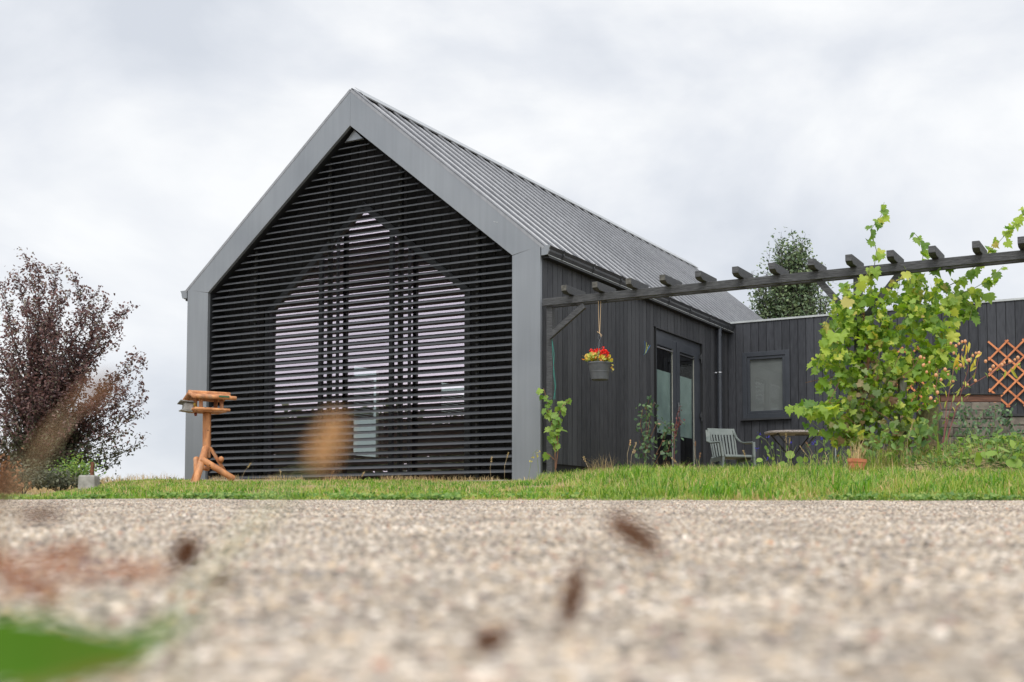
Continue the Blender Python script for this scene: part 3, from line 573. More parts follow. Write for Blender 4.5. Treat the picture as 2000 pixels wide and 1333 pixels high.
# wing with flat roof behind the terrace
wing = MB(); a = .004; pa = .1455; WZ = 3.02; AW0, AW1, WZ0, WZ1 = .27, 1.155, 1.25, 2.47
while a < 9.5:
    a1 = a+pa-.009
    if a1 < AW0 or a > AW1: wing.box(a, a1, BW, BW+.022, .1, WZ)
    else:
        l_, r_ = max(a, AW0), min(a1, AW1)
        if l_ > a+.002: wing.box(a, l_, BW, BW+.022, .1, WZ)
        if r_ < a1-.002: wing.box(r_, a1, BW, BW+.022, .1, WZ)
        wing.box(l_, r_, BW, BW+.022, .1, WZ0); wing.box(l_, r_, BW, BW+.022, WZ1, WZ)
    a += pa
wing.build('wing_boards', M_CLAD2, house)
MB().box(.0, AW0, BW+.024, BW+4, -.1, WZ).box(AW1, 9.5, BW+.024, BW+4, -.1, WZ).box(AW0, AW1, BW+.024, BW+4, -.1, WZ0).box(AW0, AW1, BW+.024, BW+4, WZ1, WZ).build('wing_wall', M_BLACK, house)
MB().box(.0, 9.52, BW-.02, BW+.06, WZ+.002, WZ+.035).box(.0, 9.52, BW+.062, BW+4, WZ+.002, WZ+.02).build('roof_trim', M_ZINC, house)
fw = .085
wn = MB().box(AW0, AW0+fw, BW-.012, BW+.06, WZ0, WZ1).box(AW1-fw, AW1, BW-.012, BW+.06, WZ0, WZ1).box(AW0+fw, AW1-fw, BW-.012, BW+.06, WZ0, WZ0+fw).box(AW0+fw, AW1-fw, BW-.012, BW+.06, WZ1-fw, WZ1)
win = wn.build('window', M_PVC, house, bevel=.004)
i0, i1, j0, j1 = AW0+fw+.002, AW1-fw-.002, WZ0+fw+.002, WZ1-fw-.002; f2 = .05
MB().box(i0, i0+f2, BW+.005, BW+.055, j0, j1).box(i1-f2, i1, BW+.005, BW+.055, j0, j1).box(i0+f2, i1-f2, BW+.005, BW+.055, j0, j0+f2).box(i0+f2, i1-f2, BW+.005, BW+.055, j1-f2, j1).build('sash', M_PVC, win, bevel=.003)
MB().quad((i0+f2, BW+.03, j0+f2), (i1-f2, BW+.03, j0+f2), (i1-f2, BW+.03, j1-f2), (i0+f2, BW+.03, j1-f2)).build('pane', M_GLASS, win)
MB().box(i0+f2-.01, i1-f2+.01, BW+.05, BW+.054, j0+f2-.01, j1-f2+.01).build('roller_blind', M_SCREEN, win)
MB().box(AW0-.03, AW1+.03, BW-.075, BW-.0135, WZ0-.035, WZ0-.002).build('sill', M_DARKMETAL, win)

# ------------------------------------------------------------------ pergola
pz = 2.283; perg = empty('pergola', H(.02, 0, 0), 'dark stained timber pergola beam with short cross rafters, running right from the house corner', 'pergola', rz=TH)
def loc(a, b, c): return (a-.02, b, c)
M_ = MB(); M_.bar(loc(.03, .02, pz-.05), loc(7.8, .02, pz-.05), .045, .098).build('beam', M_PERG, perg, bevel=.004)
MB().bar(loc(.10, .155, pz-.055), loc(7.8, .155, pz-.055), .045, .098).build('beam', M_PERG, perg, bevel=.004)
ras = [.42, .86, 1.32, 1.78, 2.24, 2.71, 3.16, 3.62, 4.06, 4.52, 4.97, 5.43, 5.89, 6.35, 6.8, 7.25]
r2 = random.Random(3)
for i, ra in enumerate(ras):
    zt = pz+.002; h = .1+.006*r2.random(); w_ = .078; b0 = -.2-.02*r2.random(); b1 = .36; x = ra+w_/2-.005
    m_ = MB().prism([(b0, zt+.028), (b0, zt+h), (b1, zt+h), (b1, zt+.028), (b1-.05, zt), (b0+.06, zt)], x-w_/2, x+w_/2, lambda p, t: loc(t, p[0], p[1]))
    o_ = m_.build('rafter', M_PERG, perg, bevel=.003)
    MB().prism([(b0-.0025, zt+.03), (b0-.0025, zt+h-.003), (b0-.001, zt+h-.003), (b0-.001, zt+.03)], x-w_/2+.003, x+w_/2-.003, lambda p, t: loc(t, p[0], p[1])).build('end_grain', M_PERGE if i < 4 else M_PERG, o_)
MB().box(.045, .13, .045, .13, -.2, pz-.1).build('wall_post', M_PERG, perg, bevel=.004)
PA = onb(1676, 560, .09)[0]
MB().box(PA-.045-.02, PA+.045-.02, .045, .13, -.3, pz-.002).build('post', M_PERG, perg, bevel=.004)
def brace(a0, z0, a1, z1, b=.088): MB().bar(loc(a0, b, z0), loc(a1, b, z1), .05, .075, up=(0, 0, 1)).build('brace', M_PERG, perg, bevel=.003)
p0 = onb(1071, 660, .0); p1 = onb(1140, 603, .0); brace(p0[0]+.02, p0[2], p1[0]+.02, p1[2]+.03, -.025)
p0 = onb(1604, 552, .09); brace(p0[0]-.04, p0[2]+.04, PA-.06, p0[2]-.46)
p0 = onb(1752, 540, .09); brace(p0[0]+.05, p0[2]+.05, PA+.06, p0[2]-.47)

# teal twine hanging from the corner brace
q = H(*onb(1078, 662, .0)); pts = [q, q+Vector((.01, -.01, -.2)), q+Vector((.03, -.0, -.45)), q+Vector((.05, 0, -.62)), q+Vector((.02, 0, -.8))]
MB().tube(pts, .003, 5).tube([p+Vector((.02*math.sin(i*1.9), 0, 0)) for i, p in enumerate(pts)], .003, 5).build('garden_twine', M_TEAL, label='thin teal twine hanging from the foot of the pergola corner brace', category='twine')

# ------------------------------------------------------------------ hanging basket
hb0 = H(*onb(1170, 600, .02)); hc = at(1171, 726, hb0.y)
bk_ = empty('hanging_basket', (hc.x, hc.y, hc.z-.11), 'grey hanging pot of red geraniums tied to the pergola beam with rope', 'hanging basket')
MB().lathe([(0, .0), (.105, .0), (.112, .006), (.125, .1), (.126, .104), (.148, .205), (.155, .207), (.155, .225), (.142, .225), (.13, .19), (0, .185)], n=36).build('pot', M_POTG, bk_, smooth='auto')
MB().lathe([(.1262, .098), (.1285, .102), (.1285, .107), (.1268, .11)], n=36).build('pot_band', M_POTG, bk_, smooth=True)
zt = hb0.z-(hc.z-.11)-.02; zk = zt-.33
MB().tube([(-.012, 0, zt+.12), (-.01, 0, zt-.1), (.0, 0, zk)], .004, 6).tube([(.02, .01, zt+.12), (.012, 0, zt-.12), (.003, 0, zk)], .004, 6).tube([(-.03, 0, zk+.03), (0, 0, zk+.015), (.03, .0, zk-.02)], .005, 6).tube([(-.01, .01, zk+.02), (.014, .0, zk), (.022, 0, zk-.04)], .004, 6).build('rope', M_ROPE, bk_)
wm = MB(); ring = [(.018*math.cos(a), 0, zk-.045+.03*math.sin(a)) for a in np.linspace(0, 2*math.pi, 12)]; wm.tube(ring, .003, 5)
for a in (.3, 2.4, 4.5): wm.tube([(0, 0, zk-.075), (.15*math.cos(a), .15*math.sin(a), .222)], .0016, 4)
wm.build('hanger', M_WIRE, bk_)
n = 230; a = rng.uniform(0, 6.28, n); rr = np.sqrt(rng.uniform(0, 1, n))*.17
P = np.stack([rr*np.cos(a)-.015, rr*np.sin(a), .215+rng.uniform(0, .11, n)*(1-rr*2.6)+.03*(np.cos(a) < 0)], 1)
scatter('foliage', T_ROUND, P, rng.uniform(.028, .055, n), P*np.array([2, 2, .5])+np.array([0, -.3, .4]), (0, 0, 1), M_GERLEAF, bk_, .4)
P = np.array([(.155, -.05, .2), (.16, -.06, .17), (.165, -.05, .15), (.16, -.07, .12)]); scatter('trailing_leaf', T_ROUND, P, .035, (.4, -.8, 0), (0, 0, -1), M_GERLEAF, bk_, .3)
fl = MB(); heads = [(-.105, -.06, .36, .018), (-.045, -.08, .35, .03), (.02, -.08, .33, .032), (.06, -.06, .345, .035), (.045, -.05, .37, .03), (.09, -.07, .33, .028), (.1, -.06, .29, .022), (0.03, -.1, .35, .03)]
PP = []
for (x, y, z, r) in heads:
    fl.tube([(x*.6, y*.5, .2), (x*.9, y, z-.06), (x, y, z)], .0025, 5); PP.append(np.array([x, y, z])+rng.normal(0, 1, (34, 3))*r*.5)
fl.build('flower_stem', M_STEM, bk_)
PP = merge(PP); scatter('flower', T_ROUND, PP, rng.uniform(.014, .024, len(PP)), (0, -.8, .4), (0, 0, 1), M_RED, bk_, .7)

# ------------------------------------------------------------------ bird table
BY = 14.9; sc = BY/F_PX; bt0 = at(396, 944, BY); bt0.z = gz(bt0.x, bt0.y)-.01
bt = empty('bird_table', bt0, 'orange pine bird table with log legs and grey nest box by the left frame post', 'bird table')
zoff = at(396, 944, BY).z-bt0.z
def B(px, py, y=0): return ((px-396)*sc, y, (944-py)*sc+zoff)
def log(name, p, q, r, m=M_PINE, par=bt, n=10): return MB().tube([p, ((p[0]+q[0])/2, (p[1]+q[1])/2, (p[2]+q[2])/2), q], [r*1.04, r, r*.96], n, round_end=True).build(name, m, par, smooth='auto')
MB().bar(B(402, 895, .02), B(402, 806, 0), .092, .07, up=(0, 1, 0)).build('post', M_PINE, bt, bevel=.014)
log('leg', B(402, 876, -.03), B(392, 953, -.30), .043)
MB().bar(B(397, 874, .03), B(368, 948, .12), .03, .075, up=(0, 1, 0)).build('leg', M_PINE, bt, bevel=.008)
MB().bar(B(408, 874, .03), B(450, 946, .14), .034, .075, up=(0, 1, 0)).build('leg', M_PINE, bt, bevel=.008)
log('brace_log', B(399, 899, -.14), B(456, 935, -.02), .040)
log('brace_log', B(383, 896, .0), B(388, 930, -.10), .036)
log('brace_log', B(425, 900, .10), B(432, 897, -.02), .036)
log('brace_log', B(404, 916, .05), B(382, 912, .10), .028)
# tray: a tilted-looking square seen from below its corner
def Q(u, v, z): ca, sa = math.cos(.55), math.sin(.55); return (u*ca-v*sa+.04, u*sa+v*ca, z)
zt = B(0, 806)[2]; tw, td = .19, .17
tray = MB(); tray.prism([(-tw, -td), (tw, -td), (tw, td), (-tw, td)], zt, zt+.018, lambda p, t: Q(p[0], p[1], t)).build('tray', M_PINE, bt, bevel=.003)
for (a, b) in (((-tw-.01, -td), (tw+.035, -td)), ((-tw, td), (tw, td)), ((-tw, -td), (-tw, td)), ((tw, -td), (tw, td))):
    log('rim_log', Q(*a, zt+.03), Q(*b, zt+.03), .019)
zr = B(0, 781)[2]
for (u, v) in ((-tw*.6, -td*.75), (tw*.75, -td*.75), (-tw*.6, td*.75), (tw*.75, td*.75)):
    MB().bar(Q(u, v, zt+.02), Q(u*1.0, v*.8, zr+.025), .045, .03, up=(0, 1, 0)).build('pillar', M_PINE, bt, bevel=.008)
# roof of two boards and edge logs, ridge running to the right
rz_ = B(0, 769)[2]; rl = .27
for s in (1, -1):
    rb = MB(); f3 = lambda p, t: Q(t, p[0], p[1]); rb.prism([(0, rz_), (s*.2, rz_-.075), (s*.2, rz_-.06), (0, rz_+.016)], -rl+.05, rl, f3); rb.build('roof_board', M_PINE, bt, bevel=.003)
log('roof_log', Q(-rl+.03, -.2, rz_-.055), Q(rl+.02, -.2, rz_-.055), .026)
log('roof_log', Q(-rl+.04, -.0, rz_+.012), Q(rl+.01, -.0, rz_+.012), .024)
log('roof_log', Q(-rl+.05, .01, rz_+.0), Q(-rl+.05, .22, rz_-.07), .024); log('roof_log', Q(-rl+.05, -.01, rz_+.0), Q(-rl+.05, -.22, rz_-.07), .024)
M_GREENFELT = mat('green_felt', (.05, .12, .06), .9)
MB().prism([(-.232, rz_-.055), (-.228, rz_-.055), (-.228, rz_-.035), (-.232, rz_-.035)], .07, .2, lambda p, t: Q(t, p[0], p[1])).build('felt_strip', M_GREENFELT, bt)
yx = MB().bar(B(379, 788, -.05), B(384, 803, -.05), .028, .02, up=(0, 1, 0)); yx.build('seed_feeder', mat('yellow_plastic', (.75, .5, .06), .5), bt, bevel=.003)
log('perch', B(382, 808, -.05), B(382, 812, -.05), .018, mat('dark_red_knob', (.2, .04, .02), .5))
nb = MB(); c0 = Vector(B(366, 796, -.13)); ax = Vector((.86, .5, -.1)).normalized()
nb.bar(c0-ax*.085+Vector((0, 0, .045)), c0+ax*.085+Vector((0, 0, .045)), .15, .014, up=(-.3, .1, 1)); nb.bar(c0-ax*.07+Vector((0, 0, -.055)), c0+ax*.07+Vector((0, 0, -.055)), .12, .014, up=(-.1, 0, 1))
nb.bar(c0-ax*.03, c0+ax*.07, .11, .085, up=(0, 0, 1)); nb.build('nest_box', M_GREYWOOD, bt, bevel=.003)
# ------------------------------------------------------------------ garden chair (moulded plastic armchair)
cy_ = 19.7; cp = at(1432, 895, cy_); chz = gz(cp.x, cy_)
ch_ = empty('garden_chair', (cp.x-.03, cy_, chz), 'grey green moulded plastic armchair with slatted back beside the glass door', 'chair', rz=math.radians(17))
# local: faces -y
seat = MB(); seat.prism([(-.235, .42), (.2, .39), (.2, .412), (-.235, .446), (-.26, .43), (-.262, .405), (-.25, .40)], -.235, .235, lambda p, t: (t, p[0], p[1])); seat.build('seat', M_CHAIR, ch_, bevel=.006)
def back(u, v): return (u*(.225+.02*v), .2+.16*v+.03*(1-u*u)-.0, .39+.52*v)
bm_ = MB()
def strip(u0, u1, v0, v1, th=.012, seg=1, k=6):
    for j in range(k):
        a0, a1 = v0+(v1-v0)*j/k, v0+(v1-v0)*(j+1)/k
        P = [Vector(back(u0, a0)), Vector(back(u1, a0)), Vector(back(u1, a1)), Vector(back(u0, a1))]; off = Vector((0, th, 0))
        n_ = len(bm_.v); bm_.v += [tuple(p) for p in P]+[tuple(p+off) for p in P]
        bm_.f += [tuple(n_+i for i in q) for q in ((0, 3, 2, 1), (4, 5, 6, 7), (0, 1, 5, 4), (1, 2, 6, 5), (2, 3, 7, 6), (3, 0, 4, 7))]
for j in range(8): u = -.78+j*(1.56/7); strip(u-.062, u+.062, 0, .80)
for j in range(8): strip(-1+j*.25, -.75+j*.25, .8, 1.0, k=3)
strip(-1, -.9, 0, .8); strip(.9, 1, 0, .8)
bm_.build('backrest', M_CHAIR, ch_)
for s in (-1, 1):
    arm = MB(); path = [(s*.232, .375, .88), (s*.255, .31, .76), (s*.29, .23, .685), (s*.295, .1, .655), (s*.298, -.08, .65), (s*.295, -.2, .645)]
    for i in range(len(path)-1): arm.bar(path[i], path[i+1], .055 if i > 1 else .07, .02, up=(s*.35, -.35 if i < 2 else 0, .8))
    arm.build('armrest', M_CHAIR, ch_, bevel=.004)
    lg = MB(); lg.bar((s*.295, -.2, .65), (s*.275, -.245, .4), .04, .05, up=(0, 1, 0)); lg.bar((s*.275, -.245, .4), (s*.29, -.28, 0), .035, .045, up=(0, 1, 0)); lg.build('leg', M_CHAIR, ch_, bevel=.005)
    lg = MB(); lg.bar((s*.235, .2, .42), (s*.28, .34, 0), .04, .05, up=(0, 1, 0)); lg.build('leg', M_CHAIR, ch_, bevel=.005)
    MB().bar((s*.24, -.23, .39), (s*.24, .2, .37), .02, .06).build('seat_rail', M_CHAIR, ch_)
# ------------------------------------------------------------------ folding table
TY = 18.6; tp = at(1553, 846, TY); tz = gz(tp.x, TY)
tb = empty('folding_table', (tp.x, TY, tz), 'low oval folding terrace table with dark crossed legs under the small window', 'table')
ht = tp.z-tz+.0; tm = MB(); n = 40; ring = []
for k in range(n):
    a = 2*math.pi*k/n; cx_, sx_ = math.cos(a), math.sin(a); ring.append((math.copysign(abs(cx_)**.75, cx_)*.455, math.copysign(abs(sx_)**.75, sx_)*.36))
tm.prism(ring, ht-.018, ht+.018, lambda p, t: (p[0], p[1], t)); tm.build('table_top', M_TABLE, tb, bevel=.008)
for y in (-.22, .22):
    for s in (1, -1): MB().tube([(-s*.3-.02, y, ht-.02), (s*.3, y*(1.05 if s > 0 else .95), .0)], .012, 8).build('leg', M_IRON, tb, smooth='auto')
MB().tube([(-.3, -.22, ht-.035), (-.3, .22, ht-.035)], .01, 8).tube([(.28, -.22, ht-.035), (.28, .22, ht-.035)], .01, 8).tube([(-.05, -.22, ht-.05), (.3, -.22, ht-.05)], .008, 6).build('crossbar', M_IRON, tb)
# thin steel stake right of the table
q = at(1632, 900, 17.5); MB().tube([(q.x, q.y, gz(q.x, q.y)-.05), (q.x, q.y, q.z+.42)], .012, 8).build('steel_stake', M_CHROME, label='thin pale metal stake standing between table and vine', category='stake')

# ------------------------------------------------------------------ terracotta pots
def pot(px, py, Y, w, label, plant=True):
    p = at(px, py, Y); z = gz(p.x, Y); r = w*Y/F_PX/2; h = r*1.75; e_ = empty('flower_pot', (p.x, Y, z-.01), label, 'flower pot', 'terracotta pots in the grass')
    e_.rotation_euler = (0, math.radians(4), 0); e_.scale = (1, 1, 1)
    MB().lathe([(0, 0), (r*.72, 0), (r*.74, .01), (r*.93, h*.78), (r, h*.79), (r*1.02, h), (r*.9, h), (r*.86, h*.85), (0, h*.83)], n=32).build('pot', M_POT, e_, smooth='auto'); return e_, r, h
p1, r, h = pot(1672, 905, 11.3, 37, 'large terracotta flower pot with dry grass at the foot of the vine')
n = 60; a = rng.uniform(0, 6.28, n); P = np.stack([r*.6*np.cos(a)*rng.uniform(0, 1, n), r*.6*np.sin(a), np.full(n, h*.85)], 1); blades('dry_tuft', P, rng.uniform(.1, .36, n), .0035, rng.uniform(.2, 1.1, n), M_DRYGRASS, p1)
pot(1627, 905, 14.5, 15, 'small terracotta pot half hidden in weeds beside the table')

# ------------------------------------------------------------------ trellises on the wing wall
def trellis(a0, a1, z0, z1, label):
    t_ = empty('trellis', H(a0, BW-.05, z0), label, 'trellis', 'orange trellis panels on the wing wall', rz=TH); s = .265; m0, m1 = MB(), MB(); wd, hg = a1-a0, z1-z0
    for sgn, m_, y in ((1, m0, 0), (-1, m1, .012)):
        k = -20
        while k < 30:
            c = k*s; pts = []
            # line x - sgn*z = c clipped to the panel
            for x in (0, wd):
                z = sgn*(x-c)
                if -.0001 <= z <= hg: pts.append((x, z))
            for z in (0, hg):
                x = c+sgn*z
                if 0 < x < wd: pts.append((x, z))
            pts = sorted(set((round(p[0], 4), round(p[1], 4)) for p in pts))
            if len(pts) >= 2 and (Vector(pts[0])-Vector(pts[-1])).length > .12:
                d = (Vector(pts[-1])-Vector(pts[0])).normalized()*.035
                m_.bar((pts[0][0]-d.x, y, pts[0][1]-d.y), (pts[-1][0]+d.x, y, pts[-1][1]+d.y), .009, .03, up=(-d.y, 0, d.x))
            k += 1
        m_.build('slat_layer', M_TRELLIS, t_)
trellis(4.55, 6.6, 1.28, 2.34, 'orange diamond trellis on the dark wing wall above the brick bed')
trellis(2.86, 3.55, 1.28, 2.34, 'orange diamond trellis mostly hidden behind the vine')

# ------------------------------------------------------------------ raised brick bed
BY_ = 13.0; bx0 = at(1838, 800, BY_).x; bx1 = at(1957, 800, BY_).x; bt1 = at(1900, 785, BY_).z; bt2 = at(1980, 812, BY_).z; bz0 = gz(5, BY_)-.15
bed = empty('brick_bed', (bx0, BY_, bz0), 'raised garden bed of weathered brown bricks edged with a board', 'raised bed')
bm2 = MB(); mo = MB(); r3 = random.Random(5)
def wall(x0, x1, y, ztop, zbot):
    hc_ = .094; z = ztop-hc_; row = 0
    while z > zbot-hc_:
        x = x0-(row % 2)*.07
        while x < x1:
            w_ = .195 if (row+int(x*7)) % 3 else .13; xa, xb = max(x, x0)+.005, min(x+w_, x1)-.005
            if xb-xa > .03: j_ = r3.uniform(-.006, .006); bm2.box(xa-bx0, xb-bx0, y+j_-BY_, y+.1-BY_, z+.006-bz0, z+hc_-.006-bz0)
            x += w_
        z -= hc_; row += 1
    mo.box(x0-bx0+.004, x1-bx0-.004, y+.012-BY_, y+.09-BY_, zbot-bz0, ztop-.012-bz0)
wall(bx0, bx1, BY_, bt1, bz0); wall(bx1, 8.2, BY_+.12, bt2, bz0)
bm2.build('brickwork', M_BRICK, bed, bevel=.006); mo.build('mortar_core', M_MORTAR, bed)
MB().box(0.01, bx1-bx0, .02, .06, bt1-bz0+.002, bt1-bz0+.075).build('edging_board', M_BOARD, bed, bevel=.003)
MB().box(-.01, bx1-bx0+.02, .0, .1, bt1-bz0+.078, bt1-bz0+.09).box(bx1-bx0+.05, 3.6, .1, .3, bt2-bz0+.003, bt2-bz0+.03).build('liner_edge', M_IRON, bed)
MB().box(.08, bx1-bx0-.05, .1, 1.0, 0, bt1-bz0-.02).box(bx1-bx0-.05, 3.6, .22, 1., 0, bt2-bz0-.05).build('soil', M_GROUND, bed)
# weathered fence post in the vine
q = at(1762, 742, 13.85); MB().box(q.x-.04, q.x+.04, 13.81, 13.89, gz(q.x, 13.85)-.1, q.z+.02).build('fence_post', M_GREYWOOD, bevel=.006, label='weathered grey wooden post standing in the vine beside the brick bed', category='post')

# ------------------------------------------------------------------ vine on the pergola post
VY = 13.9
vine = empty('grape_vine', (at(1690, 900, VY).x, VY, gz(4, VY)), 'large bright green grape vine smothering the middle pergola post', 'vine'); vo = vine.location
def vl(p): return np.asarray(p, float)-np.array(vo)
ELL = [(1690, 620, 60, 50, 70), (1660, 672, 52, 55, 90), (1745, 612, 70, 45, 90), (1800, 590, 55, 45, 70), (1838, 615, 35, 30, 25), (1700, 700, 80, 60, 120), (1775, 680, 75, 65, 130), (1822, 670, 35, 50, 40), (1690, 765, 72, 50, 90), (1765, 760, 70, 60, 110), (1640, 712, 40, 45, 40), (1655, 812, 68, 32, 70), (1600, 800, 40, 14, 22), (1570, 797, 26, 8, 8), (1720, 835, 90, 42, 110), (1800, 790, 42, 60, 50), (1650, 845, 42, 24, 30), (1815, 560, 30, 25, 16), (1760, 560, 24, 18, 12), (1655, 590, 30, 30, 26)]
P, Nn, S_ = [], [], []
for (cx, cy, rx, ry, cnt) in ELL:
    for _ in range(int(cnt*3.1)):
        a = rng.uniform(0, 6.28); r = rng.uniform(.1, 1.12)**.5; dd = rng.uniform(-1, 1)*.45*(1-.4*r); x_, y_ = cx+rx*r*math.cos(a), cy+ry*r*math.sin(a)
        if math.sin(x_*.085+1.3*math.sin(y_*.05))*math.sin(y_*.11+1.7*math.sin(x_*.06)) > .62-.25*(r > .9): continue
        p = at(cx+rx*r*math.cos(a), cy+ry*r*math.sin(a), VY+dd); P.append(p); Nn.append((.5*math.cos(a)*r, -1+.9*(dd > .1), .55)); S_.append(rng.choice([rng.uniform(.035, .07), rng.uniform(.06, .12)], p=[.55, .45]))
P = np.array([tuple(p) for p in P])
scatter('foliage', T_GRAPE, vl(P), S_, Nn, (0, -.2, -1), M_VINE, vine, .95)
P, Nn, S_ = [], [], []
for (cx, cy, rx, ry, cnt) in [(1705, 755, 50, 50, 80), (1700, 830, 75, 50, 110), (1770, 850, 50, 35, 60)]:
    for _ in range(cnt):
        a = rng.uniform(0, 6.28); r = rng.uniform(0, 1)**.5; P.append(tuple(at(cx+rx*r*math.cos(a), cy+ry*r*math.sin(a), VY-.12+rng.uniform(-.35, .25)))); S_.append(rng.uniform(.05, .11)); 
scatter('old_foliage', T_GRAPE, vl(P), S_, (0, -1, .3), (0, 0, -1), M_VINEOLD, vine, .7)
st = MB(); shoots = [[(1698, 600), (1705, 540), (1712, 490), (1700, 450), (1722, 420), (1727, 395)], [(1790, 600), (1795, 540), (1803, 500), (1797, 468), (1785, 455)], [(1850, 560), (1880, 545), (1905, 520), (1945, 480), (1985, 435), (2010, 400)], [(1840, 600), (1870, 575), (1900, 565), (1935, 545), (1960, 520)], [(1850, 600), (1895, 575), (1925, 575), (1912, 600)], [(1870, 630), (1895, 600), (1900, 622)], [(1640, 640), (1615, 665), (1603, 690), (1595, 725)], [(1650, 800), (1600, 795), (1555, 795), (1542, 802)], [(1640, 830), (1605, 800), (1590, 790)], [(1810, 640), (1850, 645), (1848, 690)], [(1660, 560), (1650, 590)], [(1620, 690), (1600, 700), (1592, 722)], [(1625, 740), (1606, 752), (1600, 775)], [(1850, 690), (1862, 720), (1858, 750)], [(1640, 610), (1618, 620), (1608, 640)], [(1780, 560), (1775, 535), (1765, 520)], [(1860, 570), (1900, 600), (1893, 625)], [(1835, 640), (1868, 655)], [(1620, 850), (1600, 838), (1580, 820)], [(1830, 530), (1850, 505)], [(1700, 520), (1690, 545), (1650, 560)]]
LP, LS = [], []
dsh = [0, .1,  -.15, -.1, -.2, -.1, -.3, -.35, -.3, -.1, -.2, -.1, -.15]
for si, sh in enumerate(shoots):
    pts = [at(x, y, VY+(dsh[si] if si < 13 else -.2)) for x, y in sh]; st.tube([tuple(vl(p)) for p in pts], [.006*(1-.7*i/len(pts)) for i in range(len(pts))], 5)
    for i in range(len(pts)-1):
        k = max(1, int((pts[i+1]-pts[i]).length/.055))
        for j in range(k):
            for _r in range(1+(rng.uniform() < .35)): q = pts[i].lerp(pts[i+1], (j+.5)/k); LP.append((q.x+rng.uniform(-.07, .07), q.y+rng.uniform(-.07, .07), q.z+rng.uniform(-.04, .03))); LS.append(rng.uniform(.09, .17)*(1-.45*(i/len(pts))))
st.build('shoot', M_STEM, vine)
scatter('shoot_foliage', T_GRAPE, vl(LP), LS, (0, -1, .45), (0, -.2, -1), M_VINE, vine, .5)
tk = MB()
for k in range(46):
    x0, y0 = rng.uniform(1640, 1800), rng.uniform(640, 860); x1_, y1_ = x0+rng.normal(0, 45), y0+rng.uniform(20, 90); mx_, my_ = (x0+x1_)/2+rng.normal(0, 18), (y0+y1_)/2
    d_ = VY+rng.uniform(-.3, .2); tk.tube([tuple(vl(at(x0, y0, d_))), tuple(vl(at(mx_, my_, d_-.05))), tuple(vl(at(x1_, y1_, d_)))], .004, 4)
tk.tube([tuple(vl(at(1690, 930, VY))), tuple(vl(at(1680, 820, VY-.1))), tuple(vl(at(1697, 700, VY-.05))), tuple(vl(at(1685, 600, VY)))], [.03, .026, .02, .012], 8)
tk.build('cane', M_BARK2, vine, smooth='auto')

def stemplant(name, pts_px, Y, leafT, leafm, size, label, cat, stem_m=M_STEM, per=.05, thick=.004, spread=.05, jit=.6, nrm=(0, -1, .5), tip=(0, 0, -1), dens=1., group=None):
    base = at(pts_px[0][0][0], pts_px[0][0][1], Y); e_ = empty(name, (base.x, Y, gz(base.x, Y)), label, cat, group); o_ = np.array(e_.location); m_ = MB(); LP, LS = [], []
    for sh in pts_px:
        pts = [at(x, y, Y) + Vector((0, rng.uniform(-.05, .05), 0)) for x, y in sh]; 
        if sh is pts_px[0]: pts[0].z = min(pts[0].z, o_[2]-.02)
        m_.tube([tuple(np.array(p)-o_) for p in pts], [thick*(1-.6*i/len(pts)) for i in range(len(pts))], 5)
        for i in range(len(pts)-1):
            k = max(1, int((pts[i+1]-pts[i]).length/per))
            for j in range(k):
                if (i > 0 or len(pts) < 3) and rng.uniform() < dens: q = pts[i].lerp(pts[i+1], (j+.5)/k); LP.append((q.x+rng.normal(0, spread), q.y+rng.normal(0, spread), q.z+rng.normal(0, spread*.5))); LS.append(rng.uniform(size*.55, size))
    m_.build('stem', stem_m, e_); scatter('foliage', leafT, np.array(LP)-o_, LS, nrm, tip, leafm, e_, jit); return e_
# young vine at the house corner
yv = stemplant('young_vine', [[(1085, 915), (1084, 870), (1078, 830), (1070, 790), (1062, 758)], [(1084, 890), (1088, 850), (1092, 810), (1100, 792), (1115, 780)], [(1086, 915), (1090, 880), (1088, 845), (1090, 810)], [(1078, 830), (1085, 800), (1095, 790)], [(1084, 900), (1074, 890), (1068, 886)], [(1078, 815), (1066, 800)]], 15.75, T_GRAPE, M_BIGLEAF, .11, 'young vine with sparse leaves climbing at the house corner', 'vine', M_BARK2, .032, .008, .035, .5)
# rose bush by the glass door
stemplant('rose_bush', [[(1258, 915), (1262, 860), (1263, 800), (1268, 775)], [(1262, 880), (1250, 830), (1255, 800)], [(1268, 860), (1285, 820), (1300, 830), (1315, 845)], [(1275, 900), (1290, 870), (1300, 840), (1322, 828)], [(1263, 860), (1272, 800), (1280, 785)], [(1300, 900), (1308, 870), (1320, 850)], [(1262, 900), (1248, 860)], [(1260, 890), (1270, 850)], [(1280, 905), (1290, 885), (1310, 880)]], 17.3, T_OVAL, M_ROSE, .085, 'dark leaved rose bush in front of the glass door', 'shrub', M_BARK2, .013, .005, .06, .7)
stemplant('red_rose_shoot', [[(1316, 900), (1316, 850), (1322, 810), (1328, 795)], [(1318, 860), (1328, 815)], [(1318, 840), (1331, 820)]], 17.2, T_OVAL, leafmat('red_young_leaf', [(0, (.1, .025, .03)), (1, (.22, .07, .06))], .3), .045, 'dark red young rose shoot in front of the door handle', 'shrub', M_REDSTEM, .035, .005, .02)
